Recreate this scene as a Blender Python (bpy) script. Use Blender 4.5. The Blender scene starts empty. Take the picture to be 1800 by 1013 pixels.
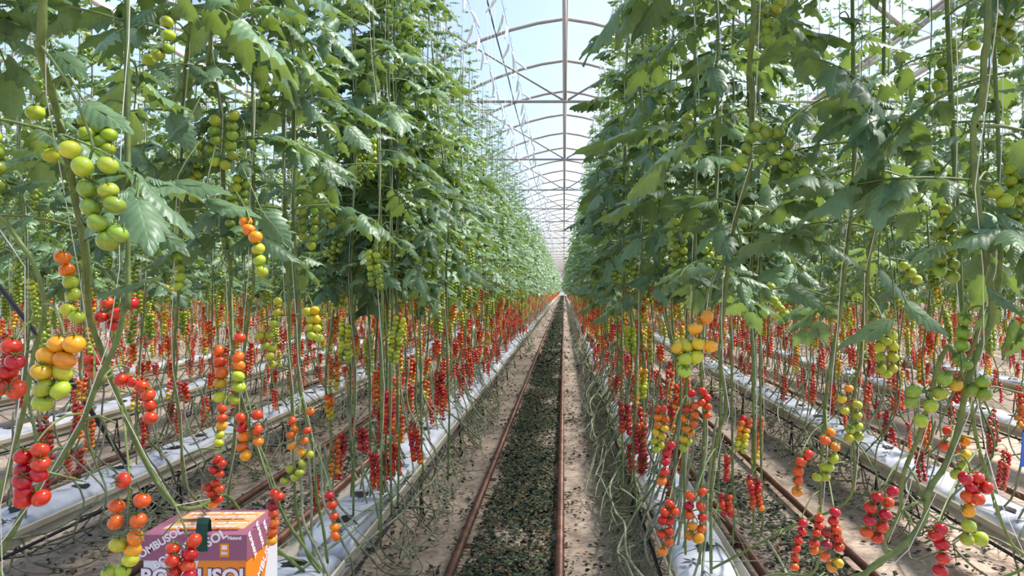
import bpy, math, random
import numpy as np
from mathutils import Vector, Matrix

SEED = 11
random.seed(SEED)
rng = np.random.default_rng(SEED)
C = bpy.context.scene.collection
PI = math.pi

# ------------------------------------------------------------------ camera
F, CX, CY, CZ = 1300.0, 991.0, 508.0, 1.5      # focal length in px, vanishing point, eye height


def W(px, py, d):
    """world point that lies on the sight line of a photo pixel at depth d"""
    return np.array([(px - CX) / F * d, d, CZ - (py - CY) / F * d])


def proj(P):
    y = np.maximum(P[:, 1], 0.05)
    return CX + F * P[:, 0] / y, CY - F * (P[:, 2] - CZ) / y, P[:, 1]


cam_d = bpy.data.cameras.new('camera')
cam = bpy.data.objects.new('camera', cam_d)
C.objects.link(cam)
cam_d.sensor_width = 36.0
cam_d.lens = F / 1800.0 * 36.0
cam_d.shift_x = -(CX - 900.0) / 1800.0
cam_d.shift_y = (CY - 506.5) / 1800.0
cam_d.clip_start = 0.05
cam_d.clip_end = 500
cam.location = (0, 0, CZ)
cam.rotation_euler = (PI / 2, 0, 0)
bpy.context.scene.camera = cam


# ------------------------------------------------------------------ mesh builder
class MB:
    def __init__(self):
        self.V, self.F, self.U, self.n = [], [], [], 0

    def add(self, V, Fs, mat=0, uv=None):
        V = np.asarray(V, float).reshape(-1, 3)
        if isinstance(Fs, np.ndarray):
            Fs = [Fs]
        for f in Fs:
            f = np.asarray(f, np.int64)
            if f.size:
                self.F.append((f + self.n, mat))
        self.V.append(V)
        self.U.append(np.zeros((len(V), 3)) if uv is None else uv)
        self.n += len(V)

    def tube(self, pts, rad, sides=6, mat=0, cap=True):
        P = np.asarray(pts, float)
        n = len(P)
        R = np.full(n, rad, float) if np.isscalar(rad) else np.asarray(rad, float)
        T = np.gradient(P, axis=0)
        T /= np.linalg.norm(T, axis=1)[:, None] + 1e-12
        a = np.array([1.0, 0, 0]) if abs(T[0][0]) < 0.9 else np.array([0, 1.0, 0])
        N = a - T[0] * a.dot(T[0])
        N /= np.linalg.norm(N)
        ang = np.arange(sides) * 2 * PI / sides
        ca, sa = np.cos(ang)[:, None], np.sin(ang)[:, None]
        V = np.empty((n, sides, 3))
        for i in range(n):
            N = N - T[i] * N.dot(T[i])
            N /= np.linalg.norm(N) + 1e-12
            B = np.cross(T[i], N)
            V[i] = P[i] + R[i] * (ca * N + sa * B)
        i = np.arange(n - 1)[:, None] * sides
        j = np.arange(sides)[None]
        k = (j + 1) % sides
        q = np.stack([i + j, i + k, i + k + sides, i + j + sides], -1).reshape(-1, 4)
        V = V.reshape(-1, 3)
        if cap:
            V = np.vstack([V, P[:1], P[-1:]])
            jj = np.arange(sides)
            kk = (jj + 1) % sides
            t1 = np.stack([kk, jj, np.full(sides, n * sides)], -1)
            t2 = np.stack([jj + (n - 1) * sides, kk + (n - 1) * sides, np.full(sides, n * sides + 1)], -1)
            self.add(V, [q, t1, t2], mat)
        else:
            self.add(V, q, mat)

    def box(self, x0, x1, y0, y1, z0, z1, mat=0):
        V = [(x, y, z) for z in (z0, z1) for y in (y0, y1) for x in (x0, x1)]
        self.add(V, np.array([(0, 2, 3, 1), (4, 5, 7, 6), (0, 1, 5, 4), (2, 6, 7, 3), (0, 4, 6, 2), (1, 3, 7, 5)]), mat)

    def mesh(self, name, mats, smooth=True):
        me = bpy.data.meshes.new(name)
        if not self.V:
            return me
        V = np.vstack(self.V)
        me.vertices.add(len(V))
        me.vertices.foreach_set('co', V.astype(np.float32).ravel())
        lt = np.concatenate([np.full(len(f), f.shape[1]) for f, _ in self.F])
        li = np.concatenate([f.ravel() for f, _ in self.F])
        mi = np.concatenate([np.full(len(f), m) for f, m in self.F])
        me.loops.add(len(li))
        me.loops.foreach_set('vertex_index', li.astype(np.int32))
        me.polygons.add(len(lt))
        ls = np.concatenate([[0], np.cumsum(lt)[:-1]])
        me.polygons.foreach_set('loop_start', ls.astype(np.int32))
        me.polygons.foreach_set('loop_total', lt.astype(np.int32))
        me.polygons.foreach_set('material_index', mi.astype(np.int32))
        me.polygons.foreach_set('use_smooth', np.full(len(lt), smooth))
        U = np.vstack(self.U)
        if U.any():
            at = me.attributes.new('blade', 'FLOAT_VECTOR', 'POINT')
            at.data.foreach_set('vector', U.astype(np.float32).ravel())
        for m in mats:
            me.materials.append(m)
        me.update(calc_edges=True)
        return me


def ob(name, me, parent=None, loc=None, rotz=0.0):
    o = bpy.data.objects.new(name, me)
    C.objects.link(o)
    if parent is not None:
        o.parent = parent
    if loc is not None:
        o.location = [float(v) for v in loc]
    if rotz:
        o.rotation_euler = (0, 0, rotz)
    return o


def tag(o, label=None, cat=None, group=None, kind=None):
    if label:
        o['label'] = label
    if cat:
        o['category'] = cat
    if group:
        o['group'] = group
    if kind:
        o['kind'] = kind
    return o


def root(name, loc, label, cat, group=None):
    return tag(ob(name, None, None, loc), label, cat, group)


def spline(pts, n):
    """Catmull-Rom through pts, n samples"""
    P = np.asarray(pts, float)
    if len(P) == 2:
        t = np.linspace(0, 1, n)[:, None]
        return P[0] * (1 - t) + P[1] * t
    P = np.vstack([2 * P[0] - P[1], P, 2 * P[-1] - P[-2]])
    m = len(P) - 3
    out = []
    for u in np.linspace(0, m - 1e-6, n):
        i = int(u)
        t = u - i
        p0, p1, p2, p3 = P[i:i + 4]
        out.append(0.5 * (2 * p1 + (p2 - p0) * t + (2 * p0 - 5 * p1 + 4 * p2 - p3) * t * t + (3 * p1 - p0 - 3 * p2 + p3) * t ** 3))
    return np.array(out)


def S(c):
    """sRGB 0-255 to linear rgba"""
    r = []
    for v in c:
        v /= 255.0
        r.append(v / 12.92 if v <= 0.04045 else ((v + 0.055) / 1.055) ** 2.4)
    return (*r, 1.0)


# ------------------------------------------------------------------ materials
def new_mat(name):
    m = bpy.data.materials.new(name)
    m.use_nodes = True
    nt = m.node_tree
    nt.nodes.clear()
    out = nt.nodes.new('ShaderNodeOutputMaterial')
    return m, nt, out


def N(nt, t, **kw):
    n = nt.nodes.new('ShaderNode' + t)
    for k, v in kw.items():
        if k in n.inputs:
            n.inputs[k].default_value = v
        else:
            setattr(n, k, v)
    return n


def plain(name, col, rough=0.6, noise=None, metal=0.0, bump=None, spec=0.5, coords='Object', col2=None, contrast=(0.35, 0.65)):
    m, nt, out = new_mat(name)
    p = N(nt, 'BsdfPrincipled')
    p.inputs['Base Color'].default_value = S(col)
    p.inputs['Roughness'].default_value = rough
    p.inputs['Metallic'].default_value = metal
    p.inputs['Specular IOR Level'].default_value = spec
    nt.links.new(p.outputs[0], out.inputs[0])
    if noise:
        tc = N(nt, 'TexCoord')
        tx = N(nt, 'TexNoise', Scale=noise, Detail=5.0, Roughness=0.65)
        nt.links.new(tc.outputs[coords], tx.inputs['Vector'])
        cr = N(nt, 'ValToRGB')
        cr.color_ramp.elements[0].position, cr.color_ramp.elements[1].position = contrast
        cr.color_ramp.elements[0].color = S(col2 or [v * 0.75 for v in col])
        cr.color_ramp.elements[1].color = S(col)
        nt.links.new(tx.outputs['Fac'], cr.inputs[0])
        nt.links.new(cr.outputs[0], p.inputs['Base Color'])
        if bump:
            b = N(nt, 'Bump', Strength=bump, Distance=0.01)
            nt.links.new(tx.outputs['Fac'], b.inputs['Height'])
            nt.links.new(b.outputs[0], p.inputs['Normal'])
    return m


def leaf_mat(name, c1, c2, ct, trans=0.38, cv=(150, 176, 128)):
    """two-tone leaf surface (varies leaflet by leaflet) that also lets light through"""
    m, nt, out = new_mat(name)
    g = N(nt, 'NewGeometry')
    oi = N(nt, 'ObjectInfo')
    ad = N(nt, 'Math', operation='ADD')
    fr = N(nt, 'Math', operation='FRACT')
    nt.links.new(g.outputs['Random Per Island'], ad.inputs[0])
    nt.links.new(oi.outputs['Random'], ad.inputs[1])
    nt.links.new(ad.outputs[0], fr.inputs[0])
    cr = N(nt, 'ValToRGB')
    cr.color_ramp.elements[0].color = S(c1)
    cr.color_ramp.elements[1].color = S(c2)
    nt.links.new(fr.outputs[0], cr.inputs[0])
    tc = N(nt, 'TexCoord')
    tx = N(nt, 'TexNoise', Scale=45.0, Detail=3.0)
    nt.links.new(tc.outputs['Object'], tx.inputs['Vector'])
    mx = N(nt, 'MixRGB', blend_type='OVERLAY')
    mx.inputs['Fac'].default_value = 0.35
    nt.links.new(cr.outputs[0], mx.inputs[1])
    nt.links.new(tx.outputs['Fac'], mx.inputs[2])
    at = N(nt, 'Attribute', attribute_name='blade')
    sx = N(nt, 'SeparateXYZ')
    nt.links.new(at.outputs['Vector'], sx.inputs[0])

    def M(op, a, b=None, c=None):
        n = N(nt, 'Math', operation=op)
        for i, v in enumerate((a, b, c)):
            if v is None:
                continue
            if isinstance(v, (int, float)):
                n.inputs[i].default_value = v
            else:
                nt.links.new(v, n.inputs[i])
        return n.outputs[0]
    au = M('ABSOLUTE', sx.outputs['Y'])
    lat = M('MULTIPLY', M('SUBTRACT', sx.outputs['X'], M('MULTIPLY', au, .22)), 7.0)
    tri = M('MULTIPLY', M('PINGPONG', lat, .5), 2.0)              # 0 on a side vein, 1 between two
    side = M('SUBTRACT', 1.0, M('MINIMUM', M('MULTIPLY', tri, 4.5), 1.0))
    mid = M('SUBTRACT', 1.0, M('MINIMUM', M('MULTIPLY', au, 11.0), 1.0))
    vein = M('MULTIPLY', M('MAXIMUM', M('MULTIPLY', side, .6), mid), sx.outputs['Z'])
    vm = N(nt, 'MixRGB')
    vm.inputs[2].default_value = S(cv)
    nt.links.new(M('MULTIPLY', vein, .34), vm.inputs[0])
    nt.links.new(mx.outputs[0], vm.inputs[1])
    p = N(nt, 'BsdfPrincipled', Roughness=0.42)
    p.inputs['Specular IOR Level'].default_value = 0.5
    nt.links.new(vm.outputs[0], p.inputs['Base Color'])
    hh = M('ADD', M('MULTIPLY', tx.outputs['Fac'], .5), M('MULTIPLY', M('MULTIPLY', tri, M('SUBTRACT', 1.0, mid)), .35))
    bp = N(nt, 'Bump', Strength=0.5, Distance=0.004)
    nt.links.new(hh, bp.inputs['Height'])
    nt.links.new(bp.outputs[0], p.inputs['Normal'])
    tr = N(nt, 'BsdfTranslucent')
    tr.inputs['Color'].default_value = S(ct)
    ms = N(nt, 'MixShader')
    ms.inputs[0].default_value = trans
    nt.links.new(p.outputs[0], ms.inputs[1])
    nt.links.new(tr.outputs[0], ms.inputs[2])
    nt.links.new(ms.outputs[0], out.inputs[0])
    return m


def fruit_mat(name, col):
    m, nt, out = new_mat(name)
    p = N(nt, 'BsdfPrincipled', Roughness=0.22)
    p.inputs['Coat Weight'].default_value = 0.25
    p.inputs['Coat Roughness'].default_value = 0.12
    g = N(nt, 'NewGeometry')
    oi = N(nt, 'ObjectInfo')
    ad = N(nt, 'Math', operation='ADD')
    fr = N(nt, 'Math', operation='FRACT')
    nt.links.new(g.outputs['Random Per Island'], ad.inputs[0])
    nt.links.new(oi.outputs['Random'], ad.inputs[1])
    nt.links.new(ad.outputs[0], fr.inputs[0])
    h = N(nt, 'HueSaturation')
    h.inputs['Color'].default_value = S(col)
    mr = N(nt, 'MapRange')
    mr.inputs['To Min'].default_value = 0.82
    mr.inputs['To Max'].default_value = 1.15
    nt.links.new(fr.outputs[0], mr.inputs['Value'])
    nt.links.new(mr.outputs[0], h.inputs['Value'])
    mh = N(nt, 'MapRange')
    mh.inputs['To Min'].default_value = 0.488
    mh.inputs['To Max'].default_value = 0.512
    nt.links.new(fr.outputs[0], mh.inputs['Value'])
    nt.links.new(mh.outputs[0], h.inputs['Hue'])
    nt.links.new(h.outputs[0], p.inputs['Base Color'])
    nt.links.new(p.outputs[0], out.inputs[0])
    return m


M_leaf = leaf_mat('tomato_leaf', (58, 92, 62), (116, 148, 112), (144, 172, 66), .24)
M_stem = plain('green_stem', (118, 136, 72), 0.55, 30, col2=(84, 104, 56))
M_oldstem = plain('old_grey_green_stem', (156, 160, 128), 0.7, 14, col2=(96, 106, 80))
M_calyx = plain('calyx_green', (86, 112, 48), 0.6)
# ripeness palette from pale green to deep red
PAL_T = [0.08, 0.2, 0.33, 0.47, 0.6, 0.72, 0.84, 0.96, 1.15]
PAL_C = [(132, 158, 48), (166, 182, 50), (190, 190, 48), (212, 176, 36), (226, 150, 28), (228, 118, 24), (216, 80, 26), (202, 44, 24), (158, 30, 24)]
M_fruit = [fruit_mat('tomato_skin_%s' % n, c) for n, c in zip(
    ('green', 'lime', 'lemon', 'yellow', 'amber', 'orange', 'vermilion', 'red', 'crimson'), PAL_C)]


def ripe(t):
    return int(np.argmin([abs(t - q) for q in PAL_T]))


M_twine = plain('white_twine', (232, 232, 226), 0.7)
M_bag = plain('white_grow_bag_film', (200, 205, 212), 0.4, 5, col2=(168, 176, 188), bump=0.6)
M_hole = plain('wet_dark_substrate', (32, 30, 28), 0.9, 40)
M_print = plain('black_bag_print', (46, 48, 54), 0.6)
M_gutter = plain('cream_gutter_steel', (216, 210, 192), 0.45, 3, col2=(190, 180, 158))
M_black = plain('black_plastic', (26, 27, 30), 0.5)
M_rail = plain('rusty_brown_pipe', (126, 88, 66), 0.45, 9, metal=0.25, col2=(84, 54, 42))
M_steel = plain('galvanised_tube', (176, 164, 154), 0.5, 4, col2=(156, 146, 138))
M_ridge = plain('pale_ridge_tube', (206, 190, 174), 0.5)
M_wire = plain('steel_wire', (90, 92, 96), 0.4, metal=0.6)
M_hook = plain('white_hook_wire', (244, 246, 250), 0.5)
M_blue = plain('blue_plastic', (28, 92, 190), 0.4)
M_litter = [plain('withered_leaf_green', (88, 106, 70), 0.85, 20, col2=(50, 66, 46)),
            plain('withered_leaf_dark', (50, 62, 46), 0.9, 20, col2=(28, 36, 28)),
            plain('withered_leaf_tan', (132, 106, 72), 0.9, 20, col2=(110, 84, 52))]


def film_mat(name, clear=0.72):
    m, nt, out = new_mat(name)
    a = N(nt, 'BsdfTransparent')
    a.inputs[0].default_value = (0.95, 0.93, 0.98, 1)
    d = N(nt, 'BsdfDiffuse')
    d.inputs[0].default_value = (0.9, 0.92, 0.95, 1)
    t = N(nt, 'BsdfTranslucent')
    t.inputs[0].default_value = (0.92, 0.94, 0.97, 1)
    m1 = N(nt, 'MixShader')
    m1.inputs[0].default_value = 0.7
    nt.links.new(d.outputs[0], m1.inputs[1])
    nt.links.new(t.outputs[0], m1.inputs[2])
    m2 = N(nt, 'MixShader')
    m2.inputs[0].default_value = clear
    nt.links.new(m1.outputs[0], m2.inputs[1])
    nt.links.new(a.outputs[0], m2.inputs[2])
    nt.links.new(m2.outputs[0], out.inputs[0])
    return m


M_film = film_mat('clear_greenhouse_film', 0.84)
M_wallfilm = film_mat('milky_wall_film', 0.25)
M_sidefilm = film_mat('clear_side_film', 0.8)


def floor_mat():
    m, nt, out = new_mat('sandy_beige_floor')
    p = N(nt, 'BsdfPrincipled', Roughness=0.9)
    tc = N(nt, 'TexCoord')
    n1 = N(nt, 'TexNoise', Scale=1.6, Detail=6.0, Roughness=0.65)
    n2 = N(nt, 'TexNoise', Scale=22.0, Detail=6.0, Roughness=0.75)
    n3 = N(nt, 'TexNoise', Scale=6.0, Detail=4.0, Roughness=0.7)
    for n in (n1, n2, n3):
        nt.links.new(tc.outputs['Object'], n.inputs['Vector'])
    c1 = N(nt, 'ValToRGB')
    c1.color_ramp.elements[0].position, c1.color_ramp.elements[1].position = 0.35, 0.68
    c1.color_ramp.elements[0].color = S((174, 155, 136))
    c1.color_ramp.elements[1].color = S((200, 184, 165))
    nt.links.new(n1.outputs['Fac'], c1.inputs[0])
    c2 = N(nt, 'ValToRGB')
    c2.color_ramp.elements[0].position, c2.color_ramp.elements[1].position = 0.40, 0.56
    c2.color_ramp.elements[0].color = (0.42, 0.38, 0.33, 1)
    c2.color_ramp.elements[1].color = (1, 1, 1, 1)
    nt.links.new(n2.outputs['Fac'], c2.inputs[0])
    c3 = N(nt, 'ValToRGB')
    c3.color_ramp.elements[0].position, c3.color_ramp.elements[1].position = 0.36, 0.5
    c3.color_ramp.elements[0].color = (0.62, 0.56, 0.5, 1)
    c3.color_ramp.elements[1].color = (1, 1, 1, 1)
    nt.links.new(n3.outputs['Fac'], c3.inputs[0])
    a = N(nt, 'MixRGB', blend_type='MULTIPLY')
    a.inputs[0].default_value = 0.6
    nt.links.new(c1.outputs[0], a.inputs[1])
    nt.links.new(c2.outputs[0], a.inputs[2])
    b = N(nt, 'MixRGB', blend_type='MULTIPLY')
    b.inputs[0].default_value = 0.8
    nt.links.new(a.outputs[0], b.inputs[1])
    nt.links.new(c3.outputs[0], b.inputs[2])
    nt.links.new(b.outputs[0], p.inputs['Base Color'])
    bu = N(nt, 'Bump', Strength=0.4, Distance=0.02)
    nt.links.new(n2.outputs['Fac'], bu.inputs['Height'])
    nt.links.new(bu.outputs[0], p.inputs['Normal'])
    nt.links.new(p.outputs[0], out.inputs[0])
    return m


# ------------------------------------------------------------------ the setting
PITCH = 1.62
ROWX = {i: 0.57 + PITCH * (i - 1) for i in range(1, 9)}            # rows across the rails from the carton
ROWX.update({-i: -1.05 - PITCH * (i - 1) for i in range(1, 9)})    # the carton's row and those behind it
XW, Y0, Y1 = 16.2, -5.0, 172.0
BAY = 6.48

mb = MB()
mb.add([(-XW, Y0, 0), (XW, Y0, 0), (XW, Y1, 0), (-XW, Y1, 0), (-XW, Y0, -.1), (XW, Y0, -.1), (XW, Y1, -.1), (-XW, Y1, -.1)],
       np.array([(0, 1, 2, 3), (7, 6, 5, 4)]))
tag(ob('floor', mb.mesh('floor', [floor_mat()], False)), kind='structure')


def roof_z(x):
    u = abs(x)
    return 5.5 - 0.11 * u - u * u / 8.4


prof = np.linspace(-BAY / 2, BAY / 2, 25)
for k in (0, -1, 1, -2, 2):
    mb = MB()
    ys = np.array([Y0, Y1])
    V = np.array([(k * BAY + x, y, roof_z(x) + 0.03) for y in ys for x in prof])
    n = len(prof)
    q = np.array([(i, i + 1, i + 1 + n, i + n) for i in range(n - 1)])
    mb.add(V, q)
    tag(ob('ceiling', mb.mesh('ceiling', [M_film])), kind='structure')
for nm, pts in (('wall_left', [(-XW, Y0), (-XW, Y1)]), ('wall_right', [(XW, Y0), (XW, Y1)]),
                ('wall_back', [(-XW, Y1), (XW, Y1)]), ('wall_front', [(-XW, Y0), (XW, Y0)])):
    (ax, ay), (bx, by) = pts
    mb = MB()
    mb.add([(ax, ay, 0), (bx, by, 0), (bx, by, 5.6), (ax, ay, 5.6)], np.array([(0, 1, 2, 3)]))
    tag(ob(nm, mb.mesh(nm, [M_wallfilm if nm == 'wall_back' else M_sidefilm], False)), kind='structure')

# arches every 2 m, lattice truss at every second one, ridge tube
def arch_mesh(r, sides, n=17):
    mb = MB()
    mb.tube([(x, 0, roof_z(x)) for x in np.linspace(-BAY / 2, BAY / 2, n)], r, sides)
    return mb.mesh('roof_arch', [M_steel])


def truss_mesh(sides):
    mb = MB()
    zc = 3.77
    mb.tube([(-BAY / 2, 0, zc), (BAY / 2, 0, zc)], 0.018, sides)
    mb.tube([(0, 0, zc), (0, 0, 5.49)], 0.015, sides)
    for s in (-1, 1):
        mb.tube([(0.03 * s, 0, zc + .02), (1.85 * s, 0, roof_z(1.85) - .01)], 0.013, sides)
    return mb.mesh('roof_truss', [M_steel])


A_hi, A_lo, T_hi, T_lo = arch_mesh(0.026, 8), arch_mesh(0.024, 4, 9), truss_mesh(8), truss_mesh(4)
for k in (0, -1, 1):
    y, i = 0.95, 0
    while y < (168 if k == 0 else 40):
        tag(ob('roof_arch', A_hi if y < 25 else A_lo, None, (k * BAY + .02, y, 0)), kind='structure')
        if i % 2 == 0:
            tag(ob('roof_truss', T_hi if y < 25 else T_lo, None, (k * BAY + .02, y + .01, 0)), kind='structure')
        y += 2.0
        i += 1
    mb = MB()
    mb.tube([(k * BAY + .02, Y0, 5.45), (k * BAY + .02, Y1, 5.45)], 0.042, 8)
    mb.box(k * BAY - .005, k * BAY + .045, Y0, Y1, 5.46, 5.52)
    tag(ob('roof_ridge', mb.mesh('roof_ridge', [M_ridge])), kind='structure')
for sx in (-1, 1):
    mb = MB()
    x = sx * BAY / 2
    mb.tube([(x, Y0, 3.96), (x, Y1, 3.96)], .022, 6)
    tag(ob('roof_eave', mb.mesh('roof_eave', [M_steel])), kind='structure')
    mb = MB()
    mb.tube([(0, 0, 0), (0, 0, 3.96)], .026, 8)
    pm = mb.mesh('roof_post', [M_steel], False)
    for y in np.arange(8.95, 45, 4.0):
        tag(ob('roof_post', pm, None, (x, y, 0)), kind='structure')

# ------------------------------------------------------------------ pipe rails
RAIL_C = {0: -.30, -1: -1.915, 1: 1.285, -2: -3.53, 2: 2.9}
WHERE = {0: 'central aisle', -1: 'aisle behind the printed carton', 1: 'aisle beyond the row facing the carton',
         -2: 'second aisle behind the carton', 2: 'second aisle beyond the row facing the carton'}
for k, xc in RAIL_C.items():
    for s in (-1, 1):
        x = xc + s * .2775
        side = 'carton side' if s < 0 else 'far side'
        if k < 0:
            side = 'far side' if s < 0 else 'carton side'
        t = root('pipe_rail', (x, 0, 0), 'rusty pipe rail in the %s, %s' % (WHERE[k], side), 'pipe rail', 'pipe rails on the floor')
        mb = MB()
        mb.tube([(0, Y0 + .2, .062), (0, 168, .062)], .0255, 10)
        ob('pipe', mb.mesh('pipe', [M_rail]), t)
        mb = MB()
        mb.box(-.045, .045, -.03, .03, 0, .008)
        mb.box(-.006, .006, -.025, .025, .008, .04)
        sm = mb.mesh('rail_support', [M_rail], False)
        for y in np.arange(1.3, 20, 1.5):
            ob('rail_support', sm, t, (0, y, 0))

# ------------------------------------------------------------------ gutters, stands and grow bags
ROWNAME = {-1: "the printed carton's row", 1: 'the row facing the carton',
           -2: 'the first row behind the carton', 2: 'the second row facing the carton',
           -3: 'the second row behind the carton', 3: 'the third row facing the carton',
           -4: 'the third row behind the carton', 4: 'the fourth row facing the carton'}
ORD = ['first', 'second', 'third', 'fourth', 'fifth', 'sixth', 'seventh', 'eighth', 'ninth', 'tenth', 'eleventh', 'twelfth']

GZ = .085
g_mb = MB()
sec = [(x, z + GZ) for x, z in [(-.155, .30), (-.15, .27), (-.125, .25), (-.125, .215), (-.09, .20), (.09, .20), (.125, .215), (.125, .25), (.15, .27), (.155, .30)]]
inner = [(x * .96, z + .006) for x, z in sec[::-1]]
ring = sec + inner
n = len(ring)
V = [(x, y, z) for y in (Y0 + .3, 166.0) for x, z in ring]
q = [(i, (i + 1) % n, (i + 1) % n + n, i + n) for i in range(n)]
g_mb.add(V, np.array(q))
gut_me = g_mb.mesh('growing_gutter', [M_gutter], False)
s_mb = MB()
for sx in (-1, 1):
    s_mb.tube([(sx * .13, 0, 0), (sx * .10, 0, .2 + GZ)], .008, 6)
    s_mb.tube([(sx * .13, -.12, .004), (sx * .13, .12, .004)], .006, 6)
    s_mb.tube([(sx * .13, -.11, .004), (sx * .105, 0, .19 + GZ)], .006, 6)
s_mb.tube([(-.13, 0, .06), (.13, 0, .06)], .006, 6)
s_mb.tube([(-.12, 0, .195 + GZ), (.12, 0, .195 + GZ)], .008, 6)
stand_me = s_mb.mesh('gutter_stand', [M_black], False)


def bag_mesh(seed):
    r = np.random.default_rng(seed)
    L, nx, ny = 1.71, 20, 30
    mb = MB()
    V = []
    for j in range(ny + 1):
        y = -L / 2 + L * j / ny
        e = min(1, (L / 2 - abs(y)) / .12)
        e = .35 + .65 * math.sqrt(max(e, 0))
        for i in range(nx):
            a = 2 * PI * i / nx
            ca, sa = math.cos(a), math.sin(a)
            x = .122 * math.copysign(abs(ca) ** .45, ca)
            z = .062 * math.copysign(abs(sa) ** .55, sa) * e
            z += (.005 * math.sin(7 * y + 3 * x * 8 + seed) + .003 * math.sin(23 * y + seed * 2) + r.normal(0, .0018)) * (1 if sa > 0 else 0)
            x += .003 * math.sin(13 * y + seed)
            V.append((x, y, z + .062 * e * 1.0 + (1 - e) * .02))
    q = [(j * nx + i, j * nx + (i + 1) % nx, (j + 1) * nx + (i + 1) % nx, (j + 1) * nx + i) for j in range(ny) for i in range(nx)]
    b = len(V)
    V += [(0, -L / 2, .03), (0, L / 2, .03)]
    t1 = [(b, (i + 1) % nx, i) for i in range(nx)]
    t2 = [(b + 1, ny * nx + i, ny * nx + (i + 1) % nx) for i in range(nx)]
    mb.add(V, [np.array(q), np.array(t1 + t2)])
    return mb.mesh('grow_bag', [M_bag])


def blob(cx, cy, z, rx, ry, n=14, jit=.15, seed=0):
    r = np.random.default_rng(seed)
    a = np.arange(n) * 2 * PI / n
    k = 1 + r.normal(0, jit, n)
    V = [(cx, cy, z)] + [(cx + rx * k[i] * math.cos(a[i]), cy + ry * k[i] * math.sin(a[i]), z) for i in range(n)]
    return V, np.array([(0, 1 + i, 1 + (i + 1) % n) for i in range(n)])


bag_mes = [bag_mesh(s) for s in range(4)]
hole_mes, mark_mes = [], []
for s in range(4):
    mb = MB()
    for h, yy in enumerate((-.62, -.2, .22, .64)):
        V, f = blob(random.uniform(-.03, .03), yy, .134, .045, .06, seed=s * 9 + h, jit=.2)
        mb.add(V, f)
    hole_mes.append(mb)


def text_mesh(txt, size, mat, bold=0.0, extr=0.0006, shear=0.0):
    cu = bpy.data.curves.new('t', 'FONT')
    cu.body = txt
    cu.size = size
    cu.offset = bold
    cu.extrude = extr
    cu.shear = shear
    cu.resolution_u = 3
    cu.align_x, cu.align_y = 'CENTER', 'CENTER'
    o = bpy.data.objects.new('t', cu)
    C.objects.link(o)
    dg = bpy.context.evaluated_depsgraph_get()
    me = bpy.data.meshes.new_from_object(o.evaluated_get(dg))
    bpy.data.objects.remove(o)
    me.materials.clear()
    me.materials.append(mat)
    return me


bag_txt = text_mesh('Kimat Terra', .05, M_print, .0008)
mb = MB()      # the small leaf mark printed on the bags
for a, l in ((.3, .05), (1.5, .06), (2.7, .05), (-.9, .04)):
    c, s = math.cos(a), math.sin(a)
    P = [(0, 0), (.4, .2), (1, 0), (.4, -.2)]
    mb.add([((u * c - v * s) * l, (u * s + v * c) * l, 0) for u, v in P], np.array([(3, 2, 1, 0)]))
mark_me = mb.mesh('leaf_mark', [M_print], False)
hole_me = []
for i, mb in enumerate(hole_mes):
    hole_me.append(mb)

mb = MB()
V, f = blob(0, 0, 0, .04, .055, seed=3, jit=.16)
mb.add(V, f)
one_hole = mb.mesh('planting_hole', [M_hole], False)

ROWS_NEAR = {-1: (.3, 60), 1: (.3, 60), -2: (2.2, 26), 2: (2.2, 26), -3: (4.2, 20), 3: (4.2, 20), -4: (6, 18), 4: (6, 18)}
for k, (ya, yb) in ROWS_NEAR.items():
    x = ROWX[k]
    tag(ob('growing_gutter', gut_me, None, (x, 0, 0)), 'long cream growing gutter carrying the bags of ' + ROWNAME[k], 'growing gutter', 'growing gutters')
    sgn = -1 if k > 0 else 1
    mb = MB()
    mb.tube([(0, Y0 + .4, 0), (0, 165, 0)], .008, 6)
    tag(ob('irrigation_pipe', mb.mesh('irrigation_pipe', [M_black]), None, (x + sgn * .163, 0, .21 + GZ)),
        'thin black irrigation pipe along the gutter of ' + ROWNAME[k], 'irrigation pipe', 'irrigation pipes')
    i = 0
    y = {-1: 2.27, 1: 1.9}.get(k, ya + .9 + .37 * (abs(k) % 3))
    while y < yb:
        if k == -1:
            lab = ['white grow bag under the printed carton', 'white grow bag just beyond the one under the printed carton'][i] if i < 2 else None
        elif k == 1:
            lab = 'white grow bag at the front of the row across the rails from the carton' if i == 0 else None
        else:
            lab = 'white grow bag at the front end of ' + ROWNAME[k] if i == 0 else None
        if lab is None and i < 7 and abs(k) < 3:
            lab = 'white grow bag, %s from the front of %s' % (ORD[i], ROWNAME[k])
        if lab is None:
            lab = 'white grow bag far along ' + ROWNAME[k]
        t = ob('grow_bag', bag_mes[i % 4], None, (x, y, .207 + GZ))
        tag(t, lab, 'grow bag', 'white grow bags on the gutters')
        if y < 14:
            for h, yy in enumerate((-.62, -.2, .22, .64)):
                ob('planting_hole', one_hole, t, (.02 * (-1) ** h, yy, .1285), .7 * h)
            if abs(k) < 3:
                s2 = 1 if k < 0 else -1
                if k == -2:
                    ob('printed_text', bag_txt, t, (.085, -.42, .1285), PI / 2)
                ob('printed_mark', mark_me, t, (.075 * s2, .42, .129), .4)
                ob('printed_mark', mark_me, t, (.06 * s2, -.80, .129), 2.1)
        y += 1.83
        i += 1
    for j, y in enumerate(np.arange(ya + .9, min(yb, 16), 1.83)):
        lab = 'black wire gutter stand, %s along %s' % (ORD[j], ROWNAME[k]) if j < 10 else 'black wire gutter stand far along ' + ROWNAME[k]
        tag(ob('gutter_stand', stand_me, None, (x, y, 0)), lab, 'stand', 'black stands under the gutters')

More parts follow.
